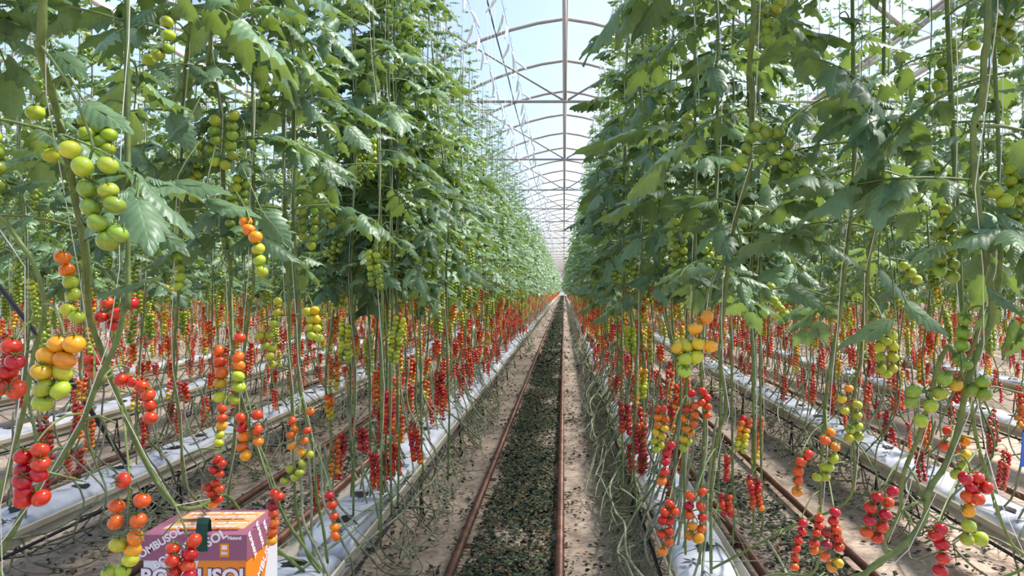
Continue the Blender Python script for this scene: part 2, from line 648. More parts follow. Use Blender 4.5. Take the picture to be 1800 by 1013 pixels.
# ------------------------------------------------------------------ leaves
def leaflet(L, Wd, nl=8, hi=True, seed=0):
    """lobed tomato leaflet along +X with V-folded, drooping, puckered blade: quads"""
    r = np.random.default_rng(seed)
    us = np.array([-1, -.55, 0, .55, 1]) if hi else np.array([-1, 0, 1.])
    ts = np.linspace(0, 1, nl)
    V, U = [], []
    ph = r.uniform(0, 6)
    for k, t in enumerate(ts):
        w = Wd * .5 * (max(0, math.sin(PI * t ** .66)) ** .85) * (1.0 if k % 2 else .77)
        if k in (0,):
            w = Wd * .06
        if k == len(ts) - 1:
            w = .002
        for u in us:
            sw = (.07 * L * abs(u)) if k % 2 == 0 and 0 < k < nl - 1 else 0
            x = t * L - sw * .5
            y = u * w
            z = .34 * abs(y) - .22 * L * t * t + .03 * L * math.sin(11 * t + 4 * u + ph) * (abs(u) + .15) - 2.2 * y * y / max(Wd, .01)
            V.append((x, y, z))
            U.append((t, u, 1))
    m = len(us)
    q = np.array([(a * m + b, (a + 1) * m + b, (a + 1) * m + b + 1, a * m + b + 1) for a in range(nl - 1) for b in range(m - 1)])
    return np.array(V), q, np.array(U, float)


def rotm(az, pitch=0.0, roll=0.0):
    return np.array(Matrix.Rotation(az, 3, 'Z') @ Matrix.Rotation(pitch, 3, 'Y') @ Matrix.Rotation(roll, 3, 'X'))


def compound(seed, L=.30, lod=0):
    """a whole tomato leaf: drooping rachis along +X with paired leaflets; list of (V,F,mat)"""
    r = np.random.default_rng(seed)
    s = np.linspace(0, 1, 7 if lod == 0 else 4)
    bend = r.uniform(.12, .5)

    def pt(u):
        return np.array([L * (u - .12 * u * u), L * .05 * math.sin(3 * u + seed), L * (.22 * u - bend * u * u)])
    mb = MB()
    if lod < 2:
        mb.tube([pt(u) for u in s], np.linspace(.0028, .0013, len(s)), 4 if lod == 0 else 3, 1, False)
    spots = [(1.0, 0, .44)] + [(u, sg, k) for u, k in ((.78, .38), (.55, .35), (.33, .25)) for sg in (-1, 1)]
    if lod == 0:
        spots += [(.67, 1, .12), (.45, -1, .11), (.9, -1, .13)]
    if lod == 2:
        spots = [(1.0, 0, .5), (.62, -1, .48), (.62, 1, .48)]
    for j, (u, sg, k) in enumerate(spots):
        l = L * k * r.uniform(.88, 1.15)
        w = l * r.uniform(.54, .68)
        V, q, U = leaflet(l, w, (11 if lod == 0 else 6) if lod < 2 else 3, lod == 0, seed * 31 + j)
        az = sg * r.uniform(.85, 1.25)
        pit = r.uniform(-.12, .5) + bend * .5 * u
        R = rotm(az + r.normal(0, .15), pit, r.normal(0, .25))
        p = pt(u)
        off = R @ np.array([.015 if sg else 0.0, 0, 0])
        mb.add(V @ R.T + p + off, q, 0, U)
    return np.vstack(mb.V), mb.F, np.vstack(mb.U)


LEAF = {lod: [compound(100 + i, .25, lod) for i in range(6)] for lod in (0, 1, 2)}


def place_leaf(mb, p, az, pitch, scale, lod, idx, roll=0.0):
    V, Fs, U = LEAF[lod][idx % 6]
    R = rotm(az, pitch, roll)
    base = mb.n
    mb.V.append(V @ R.T * scale + p)
    mb.U.append(U)
    mb.n += len(V)
    for f, m in Fs:
        mb.F.append((f + base, m))


def foliage(mb, path, z0, z1, step, lod, r, size=1.0, keep=None, az0=None):
    """leaves spiralling up a stem path between z0 and z1"""
    zs = path[:, 2]
    o = np.argsort(zs)
    z = z0
    az = r.uniform(0, 6.28) if az0 is None else az0
    i = 0
    while z < z1:
        p = np.array([np.interp(z, zs[o], path[o, 0]), np.interp(z, zs[o], path[o, 1]), z])
        top = min(1, max(0, (z - 2.3) / 1.6))
        sc = size * r.uniform(.8, 1.25) * (1 - .68 * top)
        pitch = r.uniform(-.2, .3) - .55 * top
        a = az + r.normal(0, .35)
        idx = int(r.integers(0, 6))
        if keep is None or keep(p, a, pitch, sc):
            place_leaf(mb, p, a, pitch, sc, lod, idx, r.normal(0, .2))
        az += 2.4
        z += step * r.uniform(.75, 1.25) * (1 + .1 * top)
        i += 1


# ------------------------------------------------------------------ tomatoes and trusses
def sphere(nu, nv, r=1.0):
    V = [(0, 0, .80 * r)]
    for j in range(1, nv):
        th = PI * j / nv
        k = 1 + .05 * math.sin(th)
        zz = math.cos(th) * .93
        if th < .6:
            zz -= .13 * (1 - th / .6)
        for i in range(nu):
            a = 2 * PI * i / nu
            V.append((r * k * math.sin(th) * math.cos(a), r * k * math.sin(th) * math.sin(a), r * zz))
    V.append((0, 0, -.92 * r))
    t, q = [], []
    for i in range(nu):
        t.append((0, 1 + i, 1 + (i + 1) % nu))
        b = 1 + (nv - 2) * nu
        t.append((len(V) - 1, b + (i + 1) % nu, b + i))
        for j in range(nv - 2):
            q.append((1 + j * nu + i, 1 + (j + 1) * nu + i, 1 + (j + 1) * nu + (i + 1) % nu, 1 + j * nu + (i + 1) % nu))
    return np.array(V), [np.array(t), np.array(q)]


def calyx(mb, mat, R=None, p=None, sc=1.0):
    R = np.eye(3) if R is None else R
    p = np.zeros(3) if p is None else p
    for i in range(5):
        a = i * 2 * PI / 5 + .3
        c, s = math.cos(a), math.sin(a)
        pts = [(0.05, 0, .84), (.35, .11, .93), (.35, -.11, .93), (.72, .07, .95), (.72, -.07, .95), (1.0, 0, 1.12)]
        V = np.array([(x * c - y * s, x * s + y * c, z) for x, y, z in pts])
        mb.add((V * sc) @ R.T + p, [np.array([(0, 2, 1), (3, 4, 5)]), np.array([(1, 2, 4, 3)])], mat)


FR = .0145
SPH = {0: sphere(16, 11), 1: sphere(8, 6), 2: sphere(5, 4)}
tom_hi = []
for m in M_fruit:
    mb = MB()
    V, fs = SPH[0]
    mb.add(V * FR, fs, 0)
    calyx(mb, 1, sc=FR)
    mb.tube([(0, 0, FR * .78), (.001, 0, FR * 1.35)], .0011, 5, 1)
    tom_hi.append(mb.mesh('tomato', [m, M_calyx]))


def truss_shape(rows, cols, t0, t1, r, lean=(0, 0), sc=1.0):
    """fruit list [(pos, radius scale, ripeness)] hanging down from the origin"""
    fr = []
    L = rows * FR * 1.75 * sc
    for i in range(rows):
        for c in range(cols):
            off = {1: [0], 2: [-1, 1], 3: [-1.15, 0.1, 1.15]}[cols][c]
            u = (i + (.5 * (c % 2))) / max(rows, 1)
            x = off * FR * 1.02 * sc + r.normal(0, .0015) + lean[0] * u * L
            y = (r.normal(0, .004) if cols > 1 else r.normal(0, .002)) + lean[1] * u * L
            z = -FR * sc - u * L
            fr.append((np.array([x, y, z]), sc * r.uniform(.88, 1.08) * (1 - .12 * u), t0 + (t1 - t0) * u + r.normal(0, .05)))
    return fr, L


def rachis_mb(fr, attach, lod=0, base=None):
    """green stalk: from attach point over the fruit's shoulder and down between the fruits, with a pedicel to each"""
    mb = MB()
    zs = np.array([f[0][2] for f in fr])
    o = np.argsort(-zs)
    P = np.array([fr[i][0] for i in o])
    cen = []
    k = max(2, min(6, len(P) // 2))
    for s in np.array_split(P, k):
        cen.append(s.mean(0) + np.array([0, .004, .004]))
    a = np.asarray(attach, float)
    top = cen[0] + np.array([0, .003, FR * 1.5])
    mid = a * .45 + top * .55 + np.array([0, 0, .018])
    path = spline([a, mid, top] + cen, 16 if lod == 0 else 8)
    mb.tube(path, np.linspace(.0026, .0012, len(path)), 5 if lod == 0 else 3, 0, False)
    if lod == 0:
        for f in fr:
            d = np.linalg.norm(path - (f[0] + np.array([0, 0, FR])), axis=1)
            q = path[int(np.argmin(d))]
            mb.tube([q, f[0] + np.array([0, 0, FR * .9 * f[1]])], .0011, 4, 0, False)
    return mb


# ------------------------------------------------------------------ row plants, built once and copied
TR = []         # truss types: dict(stalk mesh, fruits, merged mesh)


def make_truss_type(rows, cols, t0, t1, seed):
    r = np.random.default_rng(seed)
    fr, L = truss_shape(rows, cols, t0, t1, r, (r.normal(0, .12), r.normal(0, .12)), r.uniform(.92, 1.08))
    a = r.uniform(0, 6.28)
    att = (.05 * math.cos(a), .05 * math.sin(a), .02)
    st = rachis_mb(fr, att, 0).mesh('fruit_truss', [M_stem])
    mb = rachis_mb(fr, att, 1)
    used = sorted({ripe(f[2]) for f in fr})
    slot = {m: i + 1 for i, m in enumerate(used)}
    for p, s, t in fr:
        V, fs = SPH[1]
        mb.add(V * FR * s + p, fs, slot[ripe(t)])
    mg = mb.mesh('fruit_truss', [M_stem] + [M_fruit[m] for m in used])
    TR.append(dict(stalk=st, fruits=fr, merged=mg, att=np.array(att), t=(t0 + t1) / 2))
    return len(TR) - 1


TYPES = {}
for nm, t0, t1 in (('deep', 1.2, 1.0), ('red', 1.05, .88), ('redor', 1.0, .7), ('orange', .88, .6), ('mixed', .9, .25), ('yellow', .55, .2), ('lime', .3, .12), ('green', .12, .05)):
    TYPES[nm] = [make_truss_type(int(rw), c, t0, t1, 1000 + 17 * j + len(nm) * 3) for j, (rw, c) in enumerate(((5, 2), (6, 2), (7, 2), (5, 3)) if nm not in ('lime', 'green') else ((6, 2), (8, 2), (6, 3)))]


def kind_at(z, r):
    u = (z - .46) / .97 + r.normal(0, .24)
    for lim, nm in ((.12, 'deep'), (.36, 'red'), (.52, 'redor'), (.64, 'orange'), (.76, 'mixed'), (.88, 'yellow'), (1.1, 'lime')):
        if u < lim:
            return nm
    return 'green'


class Proto:
    pass


def make_proto(seed, lod, dirn):
    r = np.random.default_rng(seed)
    p = Proto()
    side = 1 if r.random() < .5 else -1
    run = r.uniform(1.2, 2.2) * dirn
    xo = r.uniform(.15, .26) * side
    zlow = r.uniform(.06, .40)
    pts = [(0.02 * side, run, .0 + .34), (xo * .7, run * .93, .42 + r.uniform(0, .08))]
    for u in (.72, .5, .3, .14):
        pts.append((xo + r.normal(0, .025), run * u, zlow + r.normal(0, .04)))
    pts += [(xo * .75, run * .04, .42), (r.normal(0, .03), r.normal(0, .02), .68), (r.normal(0, .025), r.normal(0, .03), 1.05),
            (r.normal(0, .03), r.normal(0, .03), 1.5), (r.normal(0, .02), r.normal(0, .03), 2.2), (r.normal(0, .02), r.normal(0, .02), 3.0), (0, 0, 3.9)]
    path = spline(pts, 60 if lod == 0 else 34)
    rad = np.interp(np.linspace(0, 1, len(path)), [0, .4, .7, 1], [.0055, .006, .0058, .003])
    mb = MB()
    ns = 6 if lod == 0 else 4
    half = int(len(path) * .52)
    mb.tube(path[:half + 1], rad[:half + 1], ns, 0)
    mb.tube(path[half:], rad[half:], ns, 1)
    for j in range(14 if lod == 0 else 18):         # dry leaf stubs and twigs on the bare stem
        i = int(r.integers(2, half + 3))
        q = path[i]
        d = r.normal(0, 1, 3)
        d[2] = abs(d[2]) * .4 - .25
        d /= np.linalg.norm(d)
        l = r.uniform(.06, .22)
        e = q + d * l
        e[2] = max(e[2], .02)
        mb.tube([q, (q + e) / 2 + r.normal(0, .015, 3), e], [.0026, .0018, .0010], 3, 0, False)
    p.stem = mb.mesh('stem', [M_oldstem, M_stem])
    up = path[half - 4:]
    mb = MB()
    foliage(mb, up, r.uniform(1.48, 1.68) - (.1 if lod else 0), 3.9 + r.uniform(-.12, .22), .066 if lod == 0 else .060, lod, r, 1.0 if lod == 0 else .9)
    p.fol = mb.mesh('foliage', [M_leaf, M_stem])
    mb = MB()
    o = np.argsort(up[:, 2])
    zz = np.linspace(.95, 4.2, 16)
    tw = np.array([(np.interp(z, up[o, 2], up[o, 0]) + .010 * math.cos(z * 7), np.interp(z, up[o, 2], up[o, 1]) + .010 * math.sin(z * 7), z) for z in zz])
    mb.tube(tw, .0016, 3, 0, False)
    p.twine = mb.mesh('support_twine', [M_twine])
    p.truss = []
    z = r.uniform(.58, .75)
    while z < 1.62:
        nm = kind_at(z - .1, r)
        ti = int(r.choice(TYPES[nm]))
        rz = r.uniform(0, 6.28)
        at = TR[ti]['att']
        c, s = math.cos(rz), math.sin(rz)
        q = np.array([np.interp(z, up[o, 2], up[o, 0]), np.interp(z, up[o, 2], up[o, 1]), z])
        loc = q - np.array([at[0] * c - at[1] * s, at[0] * s + at[1] * c, at[2]])
        p.truss.append((ti, loc, rz))
        z += r.uniform(.15, .29) if lod == 0 else r.uniform(.10, .2)
    for z in (1.8, 2.15, 2.5, 2.9):
        ti = int(r.choice(TYPES['green']))
        rz = r.uniform(0, 6.28)
        at = TR[ti]['att']
        c, s = math.cos(rz), math.sin(rz)
        zz_ = z + r.normal(0, .08)
        q = np.array([np.interp(zz_, up[o, 2], up[o, 0]), np.interp(zz_, up[o, 2], up[o, 1]), zz_])
        p.truss.append((ti, q - np.array([at[0] * c - at[1] * s, at[0] * s + at[1] * c, at[2]]), rz))
    return p


PROTO_HI = [make_proto(50 + i, 0, 1 if i % 3 else -1) for i in range(7)]
PROTO_LO = [make_proto(80 + i, 1, 1 if i % 3 else -1) for i in range(8)]


def fruit_ob(me, parent, p, s, r):
    o = ob('tomato', me, parent, p)
    o.rotation_euler = (r.normal(0, .45), r.normal(0, .45), r.uniform(0, 6.28))
    o.scale = (s, s, s * r.uniform(.92, 1.02))
    return o


def plant_from(proto, x, y, label, group, hi, r):
    t = root('tomato_plant', (x, y, 0), label, 'tomato plant', group)
    ob('stem', proto.stem, t)
    ob('foliage', proto.fol, t)
    ob('support_twine', proto.twine, t)
    for ti, loc, rz in proto.truss:
        T = TR[ti]
        if hi and loc[2] < 1.75:
            b = ob('fruit_truss', T['stalk'], t, loc, rz)
            for p, s, tt in T['fruits']:
                fruit_ob(tom_hi[ripe(tt)], b, p, s, r)
        else:
            ob('fruit_truss', T['merged'], t, loc, rz)
    return t


# ------------------------------------------------------------------ the front plants, posed one by one
CLEAR = []        # fruit that must not end up behind a leaf: (x0, x1, y0, y1, depth)


def keep_leaf(p, a, pitch, sc):
    V = LEAF[2][0][0] @ rotm(a, pitch).T * sc + p
    if V[:, 1].min() < .62:
        return False
    x, y, d = proj(V)
    for x0, x1, y0, y1, dd in CLEAR:
        hit = (x > x0 - 4) & (x < x1 + 4) & (y > y0 - 4) & (y < y1 + 4) & (d < dd + .03)
        if hit.any():
            return False
    return True


class Plant:
    def __init__(s, label, stem, d0, d1, row, zf, rad=.0062, size=1.0, step=.068, green=3):
        n = len(stem)
        cum = np.concatenate([[0], np.cumsum([math.hypot(stem[i + 1][0] - stem[i][0], stem[i + 1][1] - stem[i][1]) for i in range(n - 1)])])
        ds = d0 + (d1 - d0) * cum / cum[-1]
        s.pts = [W(q[0], q[1], q[2] if len(q) > 2 else d) for q, d in zip(stem, ds)]
        s.label, s.row, s.zf, s.rad, s.size, s.step, s.green = label, row, zf, rad, size, step, green
        s.trusses, s.leaves = [], []
        if d0 < 2 and size == 1.0 and row > 0:
            s.size = 1.12

    def fruit(s, dia, lst, jit=.012):
        d = 2.07 * FR * F / dia * .96
        s.trusses.append((dia, d, lst, jit))
        xs, ys = [f[0] for f in lst], [f[1] for f in lst]
        CLEAR.append((min(xs) - dia * .5, max(xs) + dia * .5, min(ys) - dia * .5, max(ys) + dia * .5, d))
        return s

    def col(s, x0, y0, x1, y1, dia, cols, t0, t1):
        """a regular truss given by its top and bottom fruit"""
        n = max(2, int(round(math.hypot(x1 - x0, y1 - y0) / (dia * .82))) + 1)
        r = np.random.default_rng(int(x0 * 7 + y0))
        lst = []
        for i in range(n):
            for c in range(cols):
                u = (i + .5 * (c % 2)) / n
                off = {1: [0], 2: [-.52, .52], 3: [-1, 0, 1]}[cols][c]
                lst.append((x0 + (x1 - x0) * u + off * dia + r.normal(0, dia * .07), y0 + (y1 - y0) * u + r.normal(0, dia * .05), t0 + (t1 - t0) * u + r.normal(0, .04)))
        return s.fruit(dia, lst)

    def leaf(s, bx, by, tx, ty, d, wd=.62, face=.5):
        s.leaves.append((bx, by, tx, ty, d, wd, face))
        return s

    def build(s):
        r = np.random.default_rng(abs(hash(s.label)) % 1000 if False else sum(map(ord, s.label)))
        x0 = ROWX[s.row]
        sg = 1 if s.row > 0 else -1
        top = s.pts[0]
        P = []
        zt = top[2]
        xt = np.clip(top[0], x0 - .22, x0 + .22)
        k = 3
        for i in range(k, 0, -1):
            z = zt + (3.9 - zt) * i / k
            P.append(np.array([top[0] + (xt - top[0]) * i / k, top[1] + r.normal(0, .02), z]))
        low = s.pts[-1]
        tail = []
        if low[2] > .5:
            tail = [np.array([low[0] * .6 + x0 * .4, low[1] + .12, low[2] * .55 + .2]), np.array([x0 + r.uniform(-.07, .07), low[1] + .3, .40])]
        path = spline(P + s.pts + tail, 22 * 3)
        base = path[-1]
        t = root('tomato_plant', (base[0], base[1], 0), s.label, 'tomato plant', 'tomato plants at the front')
        O = np.array([base[0], base[1], 0.0])
        mb = MB()
        rad = np.interp(path[:, 2], [.3, 1.0, 2.0, 3.9], [s.rad * .85, s.rad, s.rad * .95, s.rad * .4])
        rad = rad * (1 + .10 * np.sin(np.arange(len(path)) * 1.7))
        mb.tube(path - O, rad, 9, 0)
        for j in range(10):                                # cut leaf stubs and dry twigs
            i = int(r.integers(len(path) // 3, len(path)))
            d = r.normal(0, 1, 3)
            d /= np.linalg.norm(d)
            l = r.uniform(.012, .03) if j < 6 else r.uniform(.06, .16)
            q = path[i] - O
            mb.tube([q, q + d * l * .5 + np.array([0, 0, -.1 * l]), q + d * l + np.array([0, 0, -.4 * l])], [.0032, .0028, .0018], 5)
        ob('stem', mb.mesh('stem', [M_stem]), t)
        mb = MB()
        upz = np.argsort(path[:, 2])
        up = path[upz]
        foliage(mb, up, s.zf, 3.9, s.step, 0, r, s.size, keep_leaf)
        mb.V = [v - O for v in mb.V]
        ob('foliage', mb.mesh('foliage', [M_leaf, M_stem]), t)
        mb = MB()
        zz = np.linspace(max(.8, path[:, 2].min() + .1), 4.2, 24)
        tw = np.array([(np.interp(z, up[:, 2], up[:, 0]) + .013 * math.cos(z * 6), np.interp(z, up[:, 2], up[:, 1]) - abs(.013 * math.sin(z * 6)) - .004, z) for z in zz])
        mb.tube(tw - O, .0010, 4)
        ob('support_twine', mb.mesh('support_twine', [M_twine]), t)
        for dia, d, lst, jit in s.trusses:
            fr = []
            ys = [f[1] for f in lst]
            for x, y, tt in lst:
                dd = d + r.normal(0, jit * .5)
                fr.append((W(x, y, dd), r.uniform(.95, 1.08), tt))
            topf = max(fr, key=lambda f: f[0][2])[0]
            m = np.linalg.norm((path - (topf + np.array([0, 0, .03]))) * np.array([1, 1, 1.6]), axis=1)
            att = path[int(np.argmin(m))]
            b0 = topf
            loc = [(f[0] - b0, f[1], f[2]) for f in fr]
            st = rachis_mb(loc, att - b0, 0).mesh('fruit_truss', [M_stem])
            b = ob('fruit_truss', st, t, b0 - O)
            for p, sc, tt in loc:
                fruit_ob(tom_hi[ripe(tt)], b, p, sc, r)
        zg = max(1.75, s.zf + .25)
        for j in range(s.green):                           # small unripe trusses higher up among the leaves
            z = zg + j * .36 + r.normal(0, .04)
            if z > 3.4:
                break
            ti = int(r.choice(TYPES['green']))
            rz = r.uniform(0, 6.28)
            at = TR[ti]['att']
            c, sn = math.cos(rz), math.sin(rz)
            q = np.array([np.interp(z, up[:, 2], up[:, 0]), np.interp(z, up[:, 2], up[:, 1]), z])
            b = ob('fruit_truss', TR[ti]['stalk'], t, q - np.array([at[0] * c - at[1] * sn, at[0] * sn + at[1] * c, at[2]]) - O, rz)
            for p, sc, tt in TR[ti]['fruits']:
                fruit_ob(tom_hi[ripe(tt)], b, p, sc, r)
        for i, (bx, by, tx, ty, d, wd, face) in enumerate(s.leaves):
            a, e = W(bx, by, d), W(tx, ty, d - .02)
            X = e - a
            L = np.linalg.norm(X)
            X /= L
            n = np.array([0, -face, 1 - face * .55]) + r.normal(0, .12, 3)
            n -= X * n.dot(X)
            n /= np.linalg.norm(n)
            Y = np.cross(n, X)
            V, q, U = leaflet(L * 1.06, L * wd, 13, True, 900 + i + int(bx))
            V[:, 2] *= .55
            mb = MB()
            mb.add(V @ np.stack([X, Y, n]), q, 0, U)
            m = np.linalg.norm(path - a, axis=1)
            att = path[int(np.argmin(m))] - a
            mid = att * .5 + np.array([0, 0, .03])
            mb.tube(spline([att, mid, np.zeros(3), X * L * .5 - n * .001], 9), np.linspace(.0024, .001, 9), 4, 1, False)
            ob('leaf', mb.mesh('leaf', [M_leaf, M_stem]), t, a - O)
        return t


PL = []


def plant(*a, **k):
    p = Plant(*a, **k)
    PL.append(p)
    return p


# --- the carton's row
p = plant('thick-stemmed tomato plant with the large pale green truss, leaning over the printed carton',
          [(75, 0), (68, 80), (88, 150), (108, 230), (130, 340), (150, 450), (158, 560), (180, 620), (205, 690), (245, 790), (300, 882), (345, 893, 2.15), (398, 872, 2.55)],
          1.15, 1.95, -1, 1.62, rad=.0066, green=0)
p.fruit(35, [(123, 263, .3), (145, 293, .14), (190, 290, .14), (155, 333, .12), (190, 335, .14), (160, 365, .1), (201, 360, .12), (172, 392, .08), (207, 411, .1), (189, 424, .1)])
p.fruit(28, [(90, 273, .36), (62, 198, .2)])
p.fruit(25, [(110, 452, .72), (118, 475, .66), (124, 496, .22), (128, 518, .22), (119, 545, .33), (135, 557, .14)])
p.fruit(27, [(216, 845, .84), (205, 890, .8), (250, 880, .8), (203, 918, .72), (243, 915, .72), (238, 945, .7), (234, 968, .6), (207, 958, .3), (229, 985, .33), (192, 1006, .14), (216, 1003, .16)])
p.fruit(25, [(341, 951, 1), (304, 965, 1), (334, 975, 1), (303, 986, 1), (330, 995, .97), (307, 1006, .9), (333, 1015, .95)])
p.leaf(150, 180, 228, 222, 1.25, .62, .6).leaf(95, 90, 150, 130, 1.25, .6, .5).leaf(135, 150, 190, 135, 1.3, .6, .5).leaf(170, 520, 270, 480, 1.3, .42, .4)

p = plant('tomato plant carrying the yellow-and-lime truss and a red one at the very edge',
          [(-45, 290), (10, 390), (62, 470), (78, 550), (60, 620), (45, 706), (20, 807), (0, 875), (-20, 960)], 1.25, 1.4, -1, 1.68, rad=.0042, green=1)
p.fruit(34, [(103, 605, .62), (130, 605, .6), (84, 627, .58), (113, 633, .57), (72, 653, .46), (109, 655, .33), (76, 681, .2), (106, 686, .2), (75, 708, .18)])
p.fruit(31, [(20, 610, 1), (27, 636, .98), (12, 655, .95), (3, 681, .84), (28, 685, .98)])
p.leaf(60, 380, 0, 400, 1.3, .6, .5).leaf(20, 330, 90, 310, 1.3, .6, .5)

p = plant('tomato plant on a slanting stem with a white twine and a two-column red truss',
          [(225, 470), (220, 530), (205, 600), (171, 673), (148, 733), (110, 804), (57, 870), (20, 941), (0, 975), (-30, 1013)], 1.45, 1.5, -1, 1.62, rad=.0056, green=2)
p.fruit(29, [(40, 803, 1), (70, 792, 1), (41, 825, 1), (71, 815, 1), (39, 845, .98), (68, 834, 1), (42, 864, .96), (72, 876, .96), (40, 880, .95)])
p.fruit(23, [(188, 532, 1), (230, 533, 1), (178, 557, .97), (205, 552, 1), (200, 572, .9)])
p.fruit(23, [(212, 668, 1), (234, 670, 1), (249, 680, 1), (260, 694, 1), (263, 712, .86), (264, 735, .84)])
p.fruit(20, [(157, 633, 1), (176, 633, 1), (157, 645, .98), (165, 657, .95), (176, 662, .75)])
p.leaf(262, 395, 330, 440, 1.6, .6, .5)

p = plant('tomato plant with a pair of orange-over-green trusses hanging clear of the leaves',
          [(374, 0), (372, 60), (366, 117), (379, 151), (388, 188), (392, 290), (393, 384), (400, 440), (406, 481), (404, 530), (408, 575), (410, 640), (425, 707), (446, 774), (480, 861), (503, 915), (537, 965), (570, 1008)],
          1.9, 2.75, -1, 1.62, rad=.0062, green=0)
p.fruit(21, [(383, 617, .88), (386, 636, .88), (389, 655, .7), (387, 673, .42), (385, 698, .3), (421, 594, .93), (418, 628, .88), (420, 643, .74), (418, 662, .25), (420, 680, .2), (411, 702, .15)])
p.fruit(17, [(390, 718, .88), (390, 735, .82), (389, 749, .6), (386, 764, .33), (384, 778, .3)])
p.fruit(19, [(423, 735, 1), (425, 752, .9), (428, 768, .72), (424, 785, .66), (432, 801, .62), (452, 730, 1), (452, 756, .84), (454, 776, .66)])
p.fruit(22, [(432, 390, .72), (437, 404, .7), (449, 417, .62), (454, 438, .33), (456, 458, .2), (460, 477, .16)])
p.fruit(19, [(378, 212, .14), (376, 231, .12), (370, 262, .12), (377, 284, .14), (396, 290, .14), (411, 203, .14), (408, 222, .1), (408, 238, .1), (405, 255, .1), (409, 273, .12), (380, 247, .1)])
p.fruit(18, [(483, 868, .97), (490, 873, .95), (478, 890, 1.1), (480, 903, 1), (482, 919, .88), (478, 936, .66), (477, 951, .6)])
p.leaf(310, 318, 400, 332, 1.75, .55, .55).leaf(362, 352, 452, 372, 1.75, .45, .55).leaf(330, 215, 285, 250, 1.8, .62, .5).leaf(460, 370, 510, 430, 1.8, .6, .7)

p = plant('tomato plant with red cluster hanging just above the back of the printed carton',
          [(446, 470), (440, 530), (430, 610), (418, 700), (409, 800), (400, 885), (398, 950)], 2.2, 2.65, -1, 1.66, rad=.005, green=2)
p.fruit(16, [(382, 808, 1.05), (390, 816, 1.05), (375, 826, 1), (386, 834, 1), (364, 856, 1), (378, 850, .97), (386, 860, .9), (372, 868, .88), (384, 878, .8), (374, 886, .72)])

p = plant('tomato plant with an orange truss ending in small lime fruit above the first bag',
          [(516, 330), (518, 434), (527, 541), (525, 659), (535, 720), (550, 787), (557, 874), (568, 928), (576, 990)], 2.4, 2.8, -1, 1.62, rad=.006, green=0)
p.fruit(15, [(513, 740, .84), (511, 765, .7), (513, 785, .62), (510, 825, .2), (500, 846, .16), (518, 840, .16), (545, 723, .82), (540, 757, .8), (535, 775, .7), (530, 795, .6), (532, 815, .22), (527, 831, .16), (545, 800, .2), (518, 755, .7)])
p.fruit(17, [(579, 872, 1), (583, 888, 1), (587, 908, .9), (588, 927, .72), (589, 943, .66)])
p.fruit(16, [(540, 548, .33), (553, 546, .5), (556, 561, .46), (544, 575, .3), (557, 577, .3), (548, 591, .2), (561, 595, .2), (546, 562, .3)])
p.leaf(490, 345, 545, 300, 2.1, .55, .5)

p = plant('tomato plant with three hanging columns of small green fruit under its leaves',
          [(500, 330), (503, 444), (508, 528), (510, 642), (515, 740), (518, 861), (523, 908), (540, 975), (562, 1008)], 2.5, 2.85, -1, 1.62, rad=.006, green=0)
p.fruit(15, [(529, 352, .12), (531, 372, .14), (530, 388, .12), (532, 402, .12), (533, 417, .14), (552, 355, .12), (553, 372, .1), (554, 388, .12), (553, 403, .12), (551, 418, .12), (547, 432, .14), (574, 364, .12), (580, 380, .12), (584, 396, .12)])
p.fruit(15, [(488, 530, .36), (486, 550, .3), (480, 570, .26), (472, 590, .24), (478, 611, .33), (475, 626, .3), (478, 641, .3), (456, 590, .3), (466, 608, .24)])
p.leaf(610, 222, 655, 262, 2.2, .7, .5).leaf(560, 285, 605, 320, 2.3, .6, .5)

p = plant('tomato plant with a loose green truss high up between two thick stems',
          [(335, 0), (322, 150), (318, 330), (316, 480), (310, 560), (305, 640), (318, 760), (330, 860)], 1.95, 2.5, -1, 1.66, rad=.005, green=1)
p.fruit(22, [(293, 39, .2), (296, 62, .14), (294, 85, .12), (278, 96, .16), (261, 105, .22)])
p.fruit(18, [(313, 452, .1), (316, 470, .12), (316, 487, .14), (313, 503, .14)])
p.leaf(300, 200, 340, 265, 1.9, .6, .6)

for lab, a in (('tomato plant with bright red-orange paired fruit hanging above the second grow bag', (685, 690, 683, 765, 10.5, 2, 1.02, .85)),
               ('tomato plant whose red truss hangs low against the edge of the second grow bag', (657, 800, 662, 862, 9.8, 2, 1.05, .74)),
               ('tomato plant with a low deep-red truss just beyond the low truss at the gutter edge', (692, 782, 697, 836, 9.8, 2, 1.08, .9)),
               ('tomato plant with a deep-red truss tipped with amber above the second bag', (727, 755, 733, 815, 9.8, 2, 1.12, .78)),
               ('tomato plant with a long crimson truss before the third grow bag', (773, 655, 772, 715, 9.2, 2, 1.15, .9)),
               ('tomato plant with small dark red fruit behind the second grow bag', (603, 765, 598, 800, 10, 2, 1.1, 1.05)),
               ('tomato plant with a thin crimson truss between the second and third bags', (637, 755, 638, 795, 10, 2, 1.1, 1.05)),
               ('tomato plant with a green truss just under the leaves above the second bag', (655, 445, 662, 508, 12.5, 2, .15, .1)),
               ('tomato plant with a tall lime truss above the third grow bag', (702, 560, 690, 640, 11, 2, .3, .14)),
               ('tomato plant with a yellow-green truss above the front grow bags', (607, 570, 605, 640, 11, 2, .36, .16))):
    x0, y0, x1, y1, dia = a[:5]
    d = 2.07 * FR * F / dia * .96
    dx = 14 * (1 if int(x0) % 2 else -1)
    yb = CY + F * 1.08 / (d + .1)
    plant(lab, [(x0 + dx, 380), (x0 + dx * .8, 480), (x0 + dx, y0 + 20), (x0 + dx * 1.2, y1 + 10), (x0 + dx, max(y1 + 30, yb))], d + .02, d + .1, -1, 1.55, rad=.0058, green=2).col(*a)

